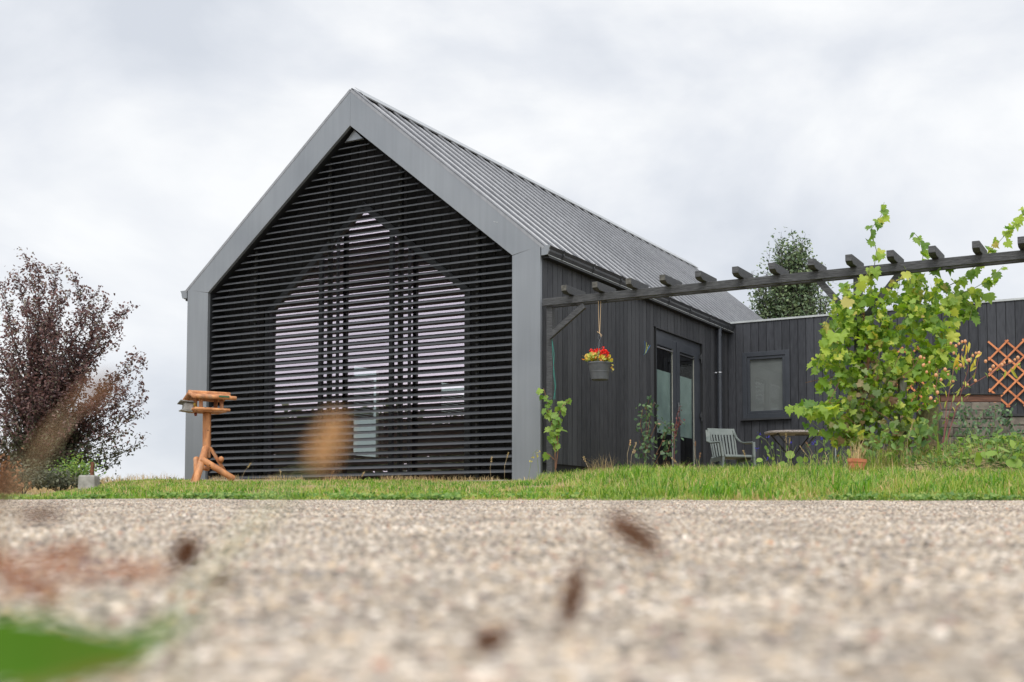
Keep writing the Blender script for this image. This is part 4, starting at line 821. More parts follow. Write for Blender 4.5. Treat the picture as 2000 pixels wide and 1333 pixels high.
# lantern plant beside the brick bed
lt = stemplant('lantern_plant', [[(1835, 890), (1850, 790), (1862, 720), (1880, 690)], [(1840, 890), (1875, 780), (1890, 720), (1885, 670)], [(1840, 880), (1862, 780), (1905, 730), (1915, 695)], [(1885, 760), (1925, 735), (1960, 715), (2000, 700)], [(1850, 860), (1865, 800), (1895, 770)], [(1840, 800), (1830, 760), (1835, 720)]], 12.5, T_NARROW, leafmat('lantern_leaf', [(0, (.2, .3, .07)), (.5, (.42, .46, .09)), (1, (.6, .55, .1))], .4), .10, 'yellowing plant with papery orange lanterns leaning over the brick bed', 'plant', M_REDSTEM, .06, .005, .04)
lo = np.array(lt.location)
for (x, y) in [(1857, 671), (1867, 676), (1873, 672), (1879, 668), (1885, 667), (1863, 690), (1880, 684), (1900, 695), (1906, 690), (1912, 690), (1888, 705), (1893, 704), (1925, 706), (1882, 716), (1876, 714), (1868, 720), (1905, 744), (1890, 752), (1862, 745), (1934, 723), (1940, 716), (1957, 713), (1962, 709), (1972, 707), (1982, 703), (1988, 699), (1815, 708), (1805, 712), (1810, 727), (1828, 733), (1838, 742), (1825, 755), (1831, 767), (1818, 778), (1826, 784), (1805, 700), (1798, 698), (1852, 732), (1846, 722), (1803, 714)]:
    p = np.array(at(x, y, 12.5+rng.uniform(-.08, .08)))-lo; r = rng.uniform(.011, .019)
    MB().blob(tuple(p), (r, r, r*1.15), 8, 6).build('seed_lantern', M_LANTERN, lt, smooth=True)
P = np.array([tuple(at(x, y, 12.45)) for x, y in [(1873, 690), (1878, 694), (1868, 697), (1905, 702), (1901, 708), (1887, 672), (1893, 668), (1974, 718), (1985, 712), (1862, 700), (1870, 704), (1907, 698), (1918, 688)]])-lo
scatter('yellow_foliage', T_NARROW, P, rng.uniform(.09, .15, len(P)), (0, -1, .2), (0, 0, -1), M_YELLOW, lt, .4)
for i, (pts, lab) in enumerate([([[(1842, 870), (1848, 800), (1856, 765)]], 'long upright strap leaf growing left of the brick bed'), ([[(1905, 800), (1902, 765), (1890, 750)]], 'arching strap leaf hanging over the bed edge')]):
    q0 = at(*pts[0][0], 12.3); e_ = empty('strap_leaf_plant', (q0.x, 12.3, gz(q0.x, 12.3)), lab, 'plant')
    P = np.zeros((7, 3)); P[:, 0] = rng.normal(0, .04, 7); P[:, 1] = rng.normal(0, .04, 7)
    blades('strap_leaf', P, rng.uniform(.35, .62, 7), .02, rng.uniform(.05, .5, 7), M_WEED, e_)
# weeds and flowers near table and bed
stemplant('salvia', [[(1520, 920), (1510, 880), (1495, 860), (1483, 850)], [(1512, 900), (1505, 875)], [(1530, 920), (1522, 870)], [(1515, 905), (1500, 890)]], 16.6, T_OVAL, M_WEED, .085, 'leafy salvia with small blue flowers left of the table', 'flowering plant', M_STEM, .05, .004, .05)
sv = bpy.data.objects['salvia']; lo = np.array(sv.location)
for (x, y) in [(1484, 850), (1500, 855), (1478, 877), (1499, 897), (1543, 865)]:
    P = np.array([tuple(at(x+rng.normal(0, 1.8), y+rng.normal(0, 1.8), 16.5)) for _ in range(8)])-lo; scatter('blue_flower', T_OVAL, P, .017, (0, -1, 0), (0, 0, 1), M_BLUE, sv, .7)
s2 = stemplant('salvia', [[(1640, 920), (1620, 880), (1600, 860), (1592, 863)], [(1615, 900), (1608, 858)], [(1590, 915), (1580, 880), (1572, 868)], [(1605, 915), (1590, 880)]], 16.4, T_OVAL, M_WEED, .08, 'leafy salvia with small blue flowers right of the table', 'flowering plant', M_STEM, .05, .004, .05)
lo = np.array(s2.location)
for (x, y) in [(1606, 857), (1594, 863), (1587, 866)]:
    P = np.array([tuple(at(x+rng.normal(0, 1.8), y+rng.normal(0, 1.8), 16.3)) for _ in range(8)])-lo; scatter('blue_flower', T_OVAL, P, .017, (0, -1, 0), (0, 0, 1), M_BLUE, s2, .7)
bw = stemplant('broadleaf_weed', [[(1545, 925), (1545, 900), (1550, 885)], [(1500, 915), (1495, 898), (1490, 890)], [(1530, 915), (1522, 893)], [(1570, 915), (1575, 895)], [(1600, 915), (1605, 895), (1610, 885)], [(1540, 915), (1530, 900)], [(1560, 915), (1560, 890)]], 14.8, T_ROUND, M_BIGLEAF, .13, 'low broad-leaved weeds under the table', 'plant', M_STEM, .05, .004, .07)
b3 = stemplant('marsh_flower', [[(1625, 920), (1623, 890), (1628, 870)], [(1635, 920), (1632, 880)]], 14.9, T_OVAL, M_ORANGE, .05, 'small orange flowers behind the terracotta pot', 'flowering plant', M_STEM, .07, .004, .03, dens=.5)
stemplant('gourd_plant', [[(1925, 905), (1930, 880), (1950, 868)], [(1940, 905), (1960, 885), (1985, 880)], [(1900, 900), (1905, 880)], [(1970, 905), (1990, 860)], [(1945, 900), (1945, 862)], [(1860, 890), (1852, 872)]], 11.6, T_ROUND, M_BIGLEAF, .14, 'low plant with large round leaves in front of the brick bed', 'plant', M_STEM, .07, .005, .09, .5)
stemplant('bedside_weed', [[(1880, 880), (1890, 830), (1885, 790)], [(1895, 880), (1905, 820), (1920, 800)], [(1935, 890), (1940, 830), (1945, 790)], [(1940, 880), (1955, 820), (1965, 800)], [(1900, 870), (1880, 840)], [(1920, 880), (1925, 840)], [(1945, 850), (1975, 820)], [(1960, 880), (1985, 850)], [(1905, 850), (1875, 810)], [(1980, 880), (1995, 845)]], 12.6, T_OVAL, M_ROSE, .055, 'fine leaved grey green weed growing against the bricks', 'plant', M_STEM, .006, .003, .07)
stemplant('vine_undergrowth', [[(1700, 900), (1720, 860), (1740, 840)], [(1760, 900), (1770, 850), (1790, 830)], [(1800, 900), (1810, 850), (1830, 800)], [(1740, 900), (1755, 860)], [(1690, 890), (1700, 850)], [(1820, 900), (1800, 860)], [(1780, 900), (1820, 870)], [(1790, 860), (1815, 830)]], 13.0, T_OVAL, M_WEED, .10, 'tangled green undergrowth between vine and brick bed', 'plant', M_STEM, .01, .004, .1)
# grass things: dock stalk and tall stalks each with a head
def stalk(px, py, tx, ty, Y, mhead, label, cat='grass stalk', r=.010, hl=.06, thick=.0018, mst=M_STRAW, grp='dry stalks standing in the verge', name='seed_stalk', bend=.12):
    p0 = at(px, py, Y); p1_ = at(tx, ty, Y); z0 = min(p0.z, gz(p0.x, Y)); e_ = empty(name, (p0.x, Y, z0), label, cat, grp)
    v0 = Vector((0, 0, 0)); v2 = p1_-e_.location; v1_ = v2*.55+Vector((-v2.z*bend*.5, 0, v2.z*.05)); MB().tube([v0, v1_*.5, v1_, v2], [thick, thick, thick*.9, thick*.7], 5).build('stem', mst, e_)
    d = (v2-v1_).normalized(); n_ = 46; t_ = rng.uniform(0, 1, n_); P = np.array([tuple(v2-d*(hl*q)) for q in t_])+rng.normal(0, r*.3, (n_, 3)); scatter('seed_head', T_LEAF4, P, r*1.3, rng.normal(0, 1, (n_, 3)), tuple(d), mhead, e_, .5)
    return e_
for i, (a, lab) in enumerate([((1160, 925, 1140, 892, 12.5), 'bent dry stalk before the plinth'), ((1230, 925, 1243, 865, 13), 'tall pale grass head left of the rose bush'), ((1226, 925, 1232, 860, 13.2), 'nodding orange grass head beside the rose bush'), ((1366, 925, 1358, 862, 13.5), 'reddish stalk before the right door leaf'), ((1368, 925, 1368, 885, 13.5), 'short reddish stalk beside the chair leg'), ((1472, 925, 1452, 880, 13), 'straw stalk leaning across the chair seat'), ((1547, 920, 1535, 845, 14), 'branched straw stalk in front of the table'), ((1545, 920, 1543, 855, 14.1), 'upright straw stalk below the table top'), ((1615, 910, 1575, 865, 13), 'pink leaning stalk in front of the table'), ((1610, 912, 1562, 872, 13.2), 'seed-laden stalk leaning left under the table'), ((640, 955, 652, 920, 14), 'green grass head near the blurred seed head'), ((700, 950, 712, 922, 14), 'thin dry stalk left of centre at the louvres'), ((555, 950, 547, 918, 13.8), 'flat umbel stalk at the foot of the louvres'), ((850, 950, 845, 930, 13.5), 'short red stalk in the dry grass'), ((468, 940, 490, 905, 14.6), 'grass head right of the bird table'), ((1345, 925, 1312, 895, 12.6), 'bent straw stem at the door foot'), ((985, 925, 993, 885, 13.5), 'yarrow stalk at the foot of the right frame post'), ((960, 925, 961, 893, 13.6), 'small yarrow stalk by the lowest blades'), ((1680, 925, 1690, 880, 12), 'dry stalk behind the large pot'), ((1770, 905, 1785, 820, 12.3), 'tall straw stalk at the vine foot')]):
    stalk(*a, M_HEADR if 'red' in lab or 'pink' in lab else M_HEADO if 'orange' in lab else M_DRYGRASS, lab, hl=.12 if 'tall' in lab or 'seed' in lab or 'branched' in lab else .06)

n = 1300; x = rng.normal(4.2, .42, n); y = rng.uniform(12.8, 13.5, n)
blades('vine_foot_grass', np.stack([x, y, ground_z(x, y)-.01], 1), rng.uniform(.1, .42, n), .006, rng.uniform(.2, 1.1, n), M_GRASS, kind='stuff', label='long uncut grass round the foot of the vine', category='grass')
n = 500; x = rng.normal(4.3, .4, n); y = rng.uniform(12.8, 13.5, n)
blades('vine_foot_straw', np.stack([x, y, ground_z(x, y)-.01], 1), rng.uniform(.15, .5, n), .004, rng.uniform(.2, 1.2, n), M_DRYGRASS, kind='stuff', label='dry stalks round the foot of the vine', category='grass')
# straw heap in front of the bed
n = 15000; x = rng.uniform(4.0, 8.0, n); y = rng.uniform(11.4, 12.9, n); mound = .17*np.exp(-((y-12.3)/.55)**2)*(1-sstep((4.8-x)/.9)); z = ground_z(x, y)+mound*1.75*rng.uniform(.1, 1, n)**.6
az = rng.normal(0, .5, n); ln = rng.uniform(.08, .3, n); d = np.stack([np.cos(az), np.sin(az)*.6, rng.normal(0, .25, n)], 1); s_ = np.array([0, .4, 1.])*.003
c = np.stack([x, y, z], 1); V = np.stack([c-d*ln[:, None]/2-s_, c-d*ln[:, None]/2+s_, c+np.array([0, 0, .02])+s_, c+d*ln[:, None]/2], 1)
link('straw_heap', npmesh('straw_heap', V.reshape(-1, 3), (np.array([0, 1, 2, 3])[None]+(np.arange(n)*4)[:, None]).ravel(), np.full(n, 4)), leafmat('cut_straw', [(0, (.06, .1, .03)), (.4, (.16, .2, .07)), (.65, (.3, .25, .12)), (1, (.5, .37, .22))], .2, .8), kind='stuff', label='heap of dry grass cuttings in front of the brick bed', category='straw')

n = 3000; x = rng.uniform(4.1, 7.5, n); y = rng.uniform(11.5, 12.9, n); kk = vnoise(x, y, 2.4, 33) > .45; x, y = x[kk], y[kk]; md = .3*np.exp(-((y-12.3)/.55)**2)*(1-sstep((4.8-x)/.9))
scatter('heap_weeds', T_OVAL, np.stack([x, y, ground_z(x, y)+md*.9+rng.uniform(0, .16, len(x))], 1), rng.uniform(.03, .085, len(x)), (0, -.6, 1), (0, 0, -.3), M_WEED, None, .7, kind='stuff', label='green weeds sprouting through the grass cuttings by the brick bed', category='weeds')
blades('heap_grass', np.stack([x, y, ground_z(x, y)+md*.7], 1), rng.uniform(.08, .3, len(x)), .006, rng.uniform(.2, 1, len(x)), M_GRASS, kind='stuff', label='long green grass growing out of the cuttings by the brick bed', category='grass')
stemplant('corner_weed', [[(1030, 925), (1037, 905), (1042, 885), (1050, 878)], [(1052, 925), (1050, 900), (1046, 882)]], 14.3, T_OVAL, M_YELLOW, .035, 'small yellow green weed at the foot of the right frame post', 'plant', M_STEM, .03, .003, .02)
# ------------------------------------------------------------------ trees
def tree(name, base, limbs, leaf_m, leaf_T, leaf_size, nleaf, bark, label, trunk_r, seed, cat='tree', twig=.35, low_m=None, group=None, up=.25, spread=.05):
    """limbs: list of tip points (local); twigs and leaves grow along each limb"""
    r_ = np.random.default_rng(seed); e_ = empty(name, base, label, cat, group); wood = MB(); LP = []
    for li, tip in enumerate(limbs):
        tip = Vector(tip); L_ = tip.length; mid = Vector((tip.x*.35, tip.y*.35, tip.z*.55)); pts = [Vector((r_.normal(0, trunk_r*.3), r_.normal(0, trunk_r*.3), -.1)), mid*.45, mid, mid.lerp(tip, .5)+Vector(r_.normal(0, .04*L_, 3)), tip]
        wood.tube(pts, [trunk_r*.3, trunk_r*.2, trunk_r*.12, .008, .003], 6)
        nt_ = int(L_*9)
        for k in range(nt_):
            t = .18+.82*(k+r_.uniform())/nt_; seg = t*4; i = min(int(seg), 3); p = pts[i].lerp(pts[i+1], seg-i); d = Vector(r_.normal(0, 1, 3)); d.z = abs(d.z)*.5+up; d = (d.normalized()+tip.normalized()*.9).normalized(); l = twig*(1.25-t*.8)*r_.uniform(.5, 1.2); q = p+d*l
            wood.tube([p, p.lerp(q, .5)+Vector(r_.normal(0, .02, 3)), q], [.006, .004, .002], 4, cap=False)
            m_ = max(2, int(l/.035))
            for j in range(m_): LP.append(tuple(p.lerp(q, (j+.6)/m_)+Vector(r_.normal(0, spread, 3))))
    LP = np.array(LP); r_.shuffle(LP)
    if len(LP) > nleaf: LP = LP[:nleaf]
    else: LP = np.concatenate([LP, LP[r_.integers(0, len(LP), nleaf-len(LP))]+r_.normal(0, spread, (nleaf-len(LP), 3))])
    wood.tube([(0, 0, -.1), (0, 0, trunk_r*3), (.02, 0, trunk_r*5)], [trunk_r, trunk_r*.75, trunk_r*.35], 9)
    wood.build('trunk', bark, e_, smooth='auto')
    if low_m:
        lo_ = LP[:, 2] < low_m[1]+r_.normal(0, .25, len(LP)); scatter('lower_foliage', leaf_T, LP[lo_], r_.uniform(.7, 1.2, lo_.sum())*leaf_size, (0, -.3, 1), (0, 0, -.5), low_m[0], e_, .8); LP = LP[~lo_]
    scatter('foliage', leaf_T, LP, r_.uniform(.7, 1.2, len(LP))*leaf_size, (0, -.3, 1), (0, 0, -.3), leaf_m, e_, .8); return e_
TYY = 23.0; tb0 = at(72, 950, TYY); tb0.z = gz(tb0.x, TYY)-.02; k_ = TYY/F_PX
lm = []
for (px, py, d) in [(50, 500, 0), (28, 540, .5), (75, 515, -.4), (110, 525, .3), (8, 560, -.3), (-40, 590, .2), (-80, 640, -.2), (-110, 700, .4), (145, 548, 0), (138, 575, -.5), (185, 572, .3), (205, 590, 0), (160, 610, -.6), (248, 602, .1), (232, 640, -.4), (225, 670, .5), (288, 708, 0), (262, 740, -.4), (280, 760, .3), (265, 808, 0), (240, 850, -.5), (275, 865, .2), (-130, 780, 0), (-140, 850, .3), (-60, 860, -.6), (30, 640, -1.0), (100, 660, -1.2), (170, 720, -1.1), (60, 740, -1.3), (-30, 720, -1.1), (90, 620, 1.0), (150, 680, 1.1), (20, 700, 1.2), (200, 780, -.9), (210, 880, -.3), (130, 820, -1.1), (0, 820, -1.1), (170, 890, -.5), (230, 905, 0), (120, 895, -.8), (20, 890, -.7), (-30, 905, 0), (185, 840, .5), (290, 780, -.1), (255, 700, .2), (50, 600, .1), (120, 600, .2), (180, 650, .1)]:
    q = at(px, py, TYY+d); lm.append(tuple(q-tb0))
tree('plum_tree', tb0, lm, M_PLUM, T_OVAL, .062, 46000, M_BARK, 'dark purple-leaved plum tree left of the house', .2, 11, low_m=(M_PLUMG, 1.0), twig=.45, spread=.05)
# evergreen behind the wing
EYy = 30; eb = at(1545, 700, EYy); eb.z = gz(eb.x, EYy)-.1; lm = []
re_ = np.random.default_rng(4)
for i in range(150):
    h = 3.3+3.5*re_.uniform()**.85; frac = 1-(h-1.5)/5.5; rad = (.22+1.75*frac**.85)*re_.uniform(.5, 1.08); a = re_.uniform(0, 6.28); lm.append((rad*math.cos(a), rad*math.sin(a), h))
lm += [(.05, 0, 7.1), (-.2, .1, 6.9), (.3, 0, 6.8), (-.95, 0, 6.0), (-.9, 0, 5.7), (.95, 0, 5.7), (.6, 0, 6.2), (-.5, 0, 6.5), (-1.15, 0, 5.0), (1.15, 0, 4.9), (.35, .1, 6.9), (-.35, -.1, 6.8)]
hz = eb.z; top = at(1545, 452, EYy).z-hz; lm = [(x, y, z*top/7.1) for x, y, z in lm]
tree('evergreen_tree', eb, lm, M_HOLLY, T_OVAL, .085, 62000, M_BARK, 'bushy dark evergreen tree rising behind the flat-roofed wing', .2, 5, twig=.42, up=.8, spread=.1)
# far trees on the horizon
fars = [(205, 930, 70, 95, M_FAR, 'low dull green tree far off just right of the plum tree'), (240, 928, 60, 100, M_FAR, 'second distant tree from the plum tree, low and rounded'), (272, 926, 55, 105, M_FAR, 'distant rounded tree midway between plum tree and house'), (306, 919, 62, 125, M_FAR2, 'tallest bluish distant tree on the skyline'), (334, 926, 48, 115, M_FAR2, 'small distant bluish tree left of the house frame'), (356, 931, 40, 105, M_FAR, 'distant tree partly behind the left frame post'), (150, 925, 70, 90, M_FAR, 'distant tree seen through the plum tree branches'), (60, 922, 90, 90, M_FAR, 'distant tree behind the plum tree trunk')]
for i, (px, py, wpx, Y, m_, lab) in enumerate(fars):
    top = at(px, py, Y); z0 = gz(top.x, Y)-.1; R = wpx*Y/F_PX/2; Hh = top.z-z0; rr_ = np.random.default_rng(50+i); e_ = empty('distant_tree', (top.x, Y, z0), lab, 'tree', 'distant trees on the skyline')
    MB().tube([(0, 0, 0), (.1, 0, Hh*.4), (0, 0, Hh*.75)], [.2, .16, .06], 6).build('trunk', M_BARK, e_)
    P = []
    for k in range(26):
        a = rr_.uniform(0, 6.28); r = R*rr_.uniform(0, 1)**.6; c = np.array([r*math.cos(a), r*math.sin(a), Hh*(.25+.62*rr_.uniform()*math.sqrt(max(.05, 1-(r/R)**2)))]); rad = R*.28; P.append(c+rr_.normal(0, rad*.5, (150, 3)))
    P = merge(P); P[:, 2] = np.clip(P[:, 2], .2, Hh); scatter('crown', T_LEAF4, P, rr_.uniform(.18, .38, len(P)), (0, -.4, 1), (0, 0, -.3), m_, e_, .8)
# belt of trees across the field, seen mirrored low in the gable glass
n = 26000; t_ = rng.uniform(0, 1, n); bx_, by_ = -46+24*t_, 22-62*t_; hgt_ = 4.3+1.1*vnoise(t_*60, t_*0, 1, 41)+.5*vnoise(t_*60, t_*0, 3, 42)
scatter('tree_belt', T_LEAF4, np.stack([bx_+rng.normal(0, 1.2, n), by_, hgt_*rng.uniform(0, 1, n)], 1), rng.uniform(.35, .8, n), (.6, .2, .6), (0, 0, -1), M_FAR, None, .7, kind='stuff', label='far belt of trees across the field, mirrored low in the gable glass', category='trees')
# undergrowth below the plum tree
for i, (px, py, w_, h_, Y, lab, m_) in enumerate([(45, 930, 60, 34, 16.3, 'dark green undergrowth shrub left of the plum trunk', M_PLUMG), (118, 935, 60, 28, 16.6, 'dark undergrowth shrub right of the plum trunk', M_PLUMG), (150, 915, 40, 30, 18.5, 'light green shrub behind the concrete block', M_WEED), (5, 935, 40, 50, 15, 'tangled brown undergrowth at the left picture edge', M_HEADR)]):
    p = at(px, py, Y); z0 = gz(p.x, Y); n = 900; k2 = Y/F_PX; e_ = empty('low_shrub', (p.x, Y, z0), lab, 'shrub'); a = rng.normal(0, .45, (n, 3)); P = np.stack([a[:, 0]*w_*k2, a[:, 1]*.35, np.abs(a[:, 2])*h_*k2*1.3+(p.z-z0-h_*k2*.6)], 1); P[:, 2] = np.clip(P[:, 2], .0, 9)
    scatter('foliage', T_OVAL, P, rng.uniform(.03, .06, n), (0, -.4, 1), (0, 0, -.3), m_, e_, .8)
    sm = MB(); [sm.tube([(0, 0, -.02), tuple(P[j]*.6), tuple(P[j])], .004, 4) for j in range(24)]; sm.build('stem', M_BARK, e_)
# concrete block with rusty upright
CYy = 14.2; c0 = at(174, 956, CYy); z0 = min(gz(c0.x, CYy), c0.z)-.03; zt = at(174, 929, CYy).z
cbk = empty('concrete_block', (c0.x, CYy, z0), 'worn concrete foot block with a rusty steel upright, right of the plum tree', 'concrete block')
hh = zt-z0; MB().prism([(-.105, -.1), (.1, -.1), (.1, .1), (-.105, .1)], 0, hh, lambda p, t: (p[0]*(1-.08*t/hh), p[1], t)).build('block', M_SLAB, cbk, bevel=.02)
MB().bar((.03, 0, hh), (.035, 0, hh+.155), .03, .045, up=(0, 1, 0)).bar((.005, 0, hh+.04), (.04, .01, hh+.06), .03, .04).build('rusty_upright', M_RUST, cbk, bevel=.003)

# ------------------------------------------------------------------ grass (one object nobody could count)
def grass_patch(n, y0, y1, dens_right=1.):
    y = np.sqrt(rng.uniform(y0*y0, y1*y1, n)); x = rng.uniform(-.6, .7, n)*y; return x, y
Ps, Hs, Ws, Ls = [], [], [], []
n = 430000; x, y = grass_patch(n, 6.9, 16.8)
keep = (y > edge_y(x)-.02+rng.exponential(.02, n)) & ((y < 10) | (rng.uniform(0, 1, n) < .62)); x, y = x[keep], y[keep]
hx = (x-O.x)*EX.x+(y-O.y)*EX.y; hy = (x-O.x)*EY.x+(y-O.y)*EY.y; keep = ~((hy > -.02) & (hx < .02)) ; x, y, hx, hy = x[keep], y[keep], hx[keep], hy[keep]
cl = .6*vnoise(x, y, 1.6, 1)+.4*vnoise(x, y, 4.5, 2); cl2 = vnoise(x, y, 7, 3)*.6+vnoise(x, y, 15, 4)*.4
bare = sstep((vnoise(x, y, 1.1, 5)*.6+vnoise(x, y, 3.7, 6)*.4-.52)/.1)
rt = sstep((x/y-.02)/.08); k = rng.uniform(0, 1, len(x)) > bare*(.9-.4*rt)*sstep((y-7.3)/.8); x, y, cl, cl2, rt = x[k], y[k], cl[k], cl2[k], rt[k]
hgt = (.014+.04*cl*cl2+.012*cl)*(1-rt)+(.022+.20*cl**1.3*cl2**1.8+.015*cl)*rt; near = sstep((y-edge_y(x))/.5)
hgt = hgt*(.25+.75*near)*(1-rt*.3*sstep((y-11)/2)); tall = rng.uniform(0, 1, len(x)) < .05
hgt = hgt*rng.uniform(.35, 1.5, len(x))*np.where(tall, 1.7, 1)
P = np.stack([x, y, ground_z(x, y)-.004], 1)
blades('grass', P, hgt, rng.uniform(.0025, .007, len(x))*(.7+.06*y), rng.uniform(.1, 1.3, len(x)), M_GRASS, kind='stuff', label='green and straw coloured grass verge between concrete and house', category='grass')
# tussocks: separate tufts that stand above the sward
T_, TH_, TL_ = [], [], []
for k in range(980):
    y0 = math.sqrt(rng.uniform(7.15**2, 14.5**2)); x0 = rng.uniform(-.55, .65)*y0; a_ = (x0-O.x)*EX.x+(y0-O.y)*EX.y; b_ = (x0-O.x)*EY.x+(y0-O.y)*EY.y
    if (b_ > -.15 and a_ < .1) or y0 < float(edge_y(x0))+.05: continue
    right = float(sstep((x0/y0-.02)/.08)); nb2 = int(rng.uniform(25, 70)); rr = rng.normal(0, .035+.03*right, (nb2, 2)); T_.append(np.stack([x0+rr[:, 0], y0+rr[:, 1], np.full(nb2, gz(x0, y0)-.004)], 1)); base_h = rng.uniform(.04, .075)+right*rng.choice([rng.uniform(.0, .06), rng.uniform(.04, .12)]); TH_.append(rng.uniform(.5, 1.2, nb2)*base_h); TL_.append(rng.uniform(.3, 1.4, nb2))
T_ = merge(T_); TH_ = np.concatenate(TH_); TL_ = np.concatenate(TL_)
blades('grass_tussocks', T_, TH_, rng.uniform(.004, .008, len(T_)), TL_, leafmat('tussock_blade', [(0, (.05, .13, .02)), (.4, (.12, .27, .04)), (.8, (.22, .4, .06)), (1, (.42, .46, .12))], .45, .45), kind='stuff', label='greener grass tufts scattered over the verge', category='grass')
n = 9000; x = rng.uniform(-3.6, 3.8, n); y = edge_y(x)-.03+rng.exponential(.2, n); kk = (vnoise(x, y, 1.7, 9)*.6+vnoise(x, y, 6, 19)*.4 > .52); x, y = x[kk], y[kk]
scatter('edge_creepers', T_ROUND, np.stack([x, y, ground_z(x, y)+rng.uniform(.002, .03, len(x))], 1), rng.uniform(.012, .026, len(x)), (0, -.35, 1), (0, 1, 0), leafmat('creeper_leaf', [(0, (.06, .14, .02)), (.6, (.15, .27, .05)), (1, (.3, .38, .1))], .3, .5), None, .6, kind='stuff', label='low creeping weeds along the concrete edge', category='ground cover')
n = 9000; a_ = np.concatenate([rng.uniform(-W, 0, n//3), rng.uniform(.1, .5, n-n//3)]); b_ = np.concatenate([-rng.exponential(.08, n//3)-.02, rng.uniform(1.2, 6.3, n-n//3)]); x = O.x+EX.x*a_+EY.x*b_; y = O.y+EX.y*a_+EY.y*b_; kk = vnoise(x, y, 2.5, 12) > .5; x, y, a_ = x[kk], y[kk], a_[kk]
blades('wall_foot_weeds', np.stack([x, y, ground_z(x, y)-.01], 1), np.where(a_ < 0, rng.uniform(.03, .13, len(x)), rng.uniform(.1, .42, len(x))), .005, rng.uniform(.1, 1.1, len(x)), M_DRYGRASS, kind='stuff', label='dry weeds along the foot of the house walls', category='weeds')
# dry tall wisps
n = 11500; x, y = grass_patch(n, 7.6, 15.5); hy = (x-O.x)*EY.x+(y-O.y)*EY.y; hx = (x-O.x)*EX.x+(y-O.y)*EX.y; k = ~((hy > -.05) & (hx < .03)); x, y = x[k], y[k]; rt = sstep((x/y-.02)/.06)
P = np.stack([x, y, ground_z(x, y)], 1); blades('dry_grass', P, rng.uniform(.03, .09, len(x))+rt*rng.uniform(0, .1, len(x)), .0035, rng.uniform(.2, 1.2, len(x)), M_DRYGRASS, kind='stuff', label='thin dry grass wisps standing among the green verge', category='grass')
# mown strip along the house foot and terrace weeds further right
n = 26000; x = rng.uniform(.3, 9, n); y = rng.uniform(13.5, 19.5, n); hx = (x-O.x)*EX.x+(y-O.y)*EX.y; hy = (x-O.x)*EY.x+(y-O.y)*EY.y; k = (hx > .1) & (hy < 6.4) & (x/y < .62); x, y = x[k], y[k]
P = np.stack([x, y, ground_z(x, y)], 1); blades('terrace_weeds', P, rng.uniform(.04, .16, len(x)), .006, rng.uniform(.2, 1, len(x)), M_GRASS, kind='stuff', label='weedy grass growing on the terrace before the dark walls', category='grass')
# far rough grass to the left of the house
n = 20000; x = rng.uniform(-11, -3.0, n); y = rng.uniform(14, 27, n); hx = (x-O.x)*EX.x+(y-O.y)*EX.y; k = (hx < -W-.15) & (x/y > -.47); x, y = x[k], y[k]
P = np.stack([x, y, ground_z(x, y)], 1); blades('rough_grass', P, rng.uniform(.05, .2, len(x)), .006, rng.uniform(.2, .8, len(x)), M_DRYGRASS, kind='stuff', label='rough dry meadow grass beside and beyond the plum tree', category='grass')

# ------------------------------------------------------------------ blurred plants right in front of the lens
def fg_stalk(head, tail, Y, r, ln, m, label, ang, name='foreground_seed_stalk', foot=None, mst=M_STRAW, thick=.0004):
    """seed head centred at photo point head, ang degrees from horizontal, on a stem that reaches the ground at tail"""
    c = at(*head, Y); a = math.radians(ang); d = Vector((math.cos(a), 0, math.sin(a))); f = at(*tail, Y*.96); f.z = gz(f.x, f.y) if foot is None else foot
    e_ = empty(name, f, label, 'seed stalk', 'blurred seed stalks close to the lens'); c = c-e_.location; b = c-d*ln/2
    MB().tube([(0, 0, 0), tuple(b*.5+Vector((0, 0, b.z*.18))), tuple(b), tuple(c+d*ln*.4)], thick, 5).build('stem', mst, e_)
    n_ = 280 if m == M_HEADO else (1100 if m == M_HEAD else 420); t = rng.uniform(-1, 1, n_); rad = r*np.sqrt(np.clip(1-t*t, 0, 1))*rng.uniform(.3, 1, n_)**.5; q = rng.uniform(0, 6.28, n_); u = Vector((-math.sin(a), 0, math.cos(a))); v = Vector((0, 1, 0))
    P = np.array(c)[None]+t[:, None]*ln/2*np.array(d)[None]+(rad*np.cos(q))[:, None]*np.array(u)[None]+(rad*np.sin(q))[:, None]*np.array(v)[None]
    scatter('seed_head', T_LEAF4, P, r*.55, P-np.array(c), tuple(d), m, e_, .5); return e_
fg_stalk((638, 868), (250, 1500), .42, .005, .019, M_HEADO, 'large blurred orange brown seed head before the louvres', 68, mst=M_STEM, thick=.0005)
fg_stalk((180, 768), (-150, 1300), .42, .0032, .017, M_HEADR, 'blurred russet seed head in front of the plum tree, upper of two', 35, thick=.0004)
fg_stalk((95, 850), (-200, 1300), .42, .0015, .022, M_HEADR, 'blurred russet seed head before the plum tree crown, lower of two', 52, thick=.0004)
fg_stalk((0, 945), (-60, 1300), .42, .0026, .016, M_HEAD, 'blurred brown seed head at the left picture edge', 80)
fg_stalk((78, 1006), (-120, 1300), .5, .0026, .018, M_HEAD, 'blurred flat-lying brown seed head low on the left', 4)
fg_stalk((362, 1085), (330, 1330), .5, .0048, .014, M_HEAD, 'blurred dark oval seed head standing on the concrete left of centre', 70)
fg_stalk((1235, 1042), (1420, 1300), .5, .0046, .024, M_HEAD, 'blurred dark brown seed head leaning right of centre', -32)
fg_stalk((1118, 1166), (1100, 1420), .48, .004, .025, M_HEAD, 'blurred upright dark seed head near the bottom centre', 78)
fg_stalk((952, 1252), (900, 1400), .48, .0042, .013, M_HEAD, 'short blurred seed head lowest near the bottom centre', 15)
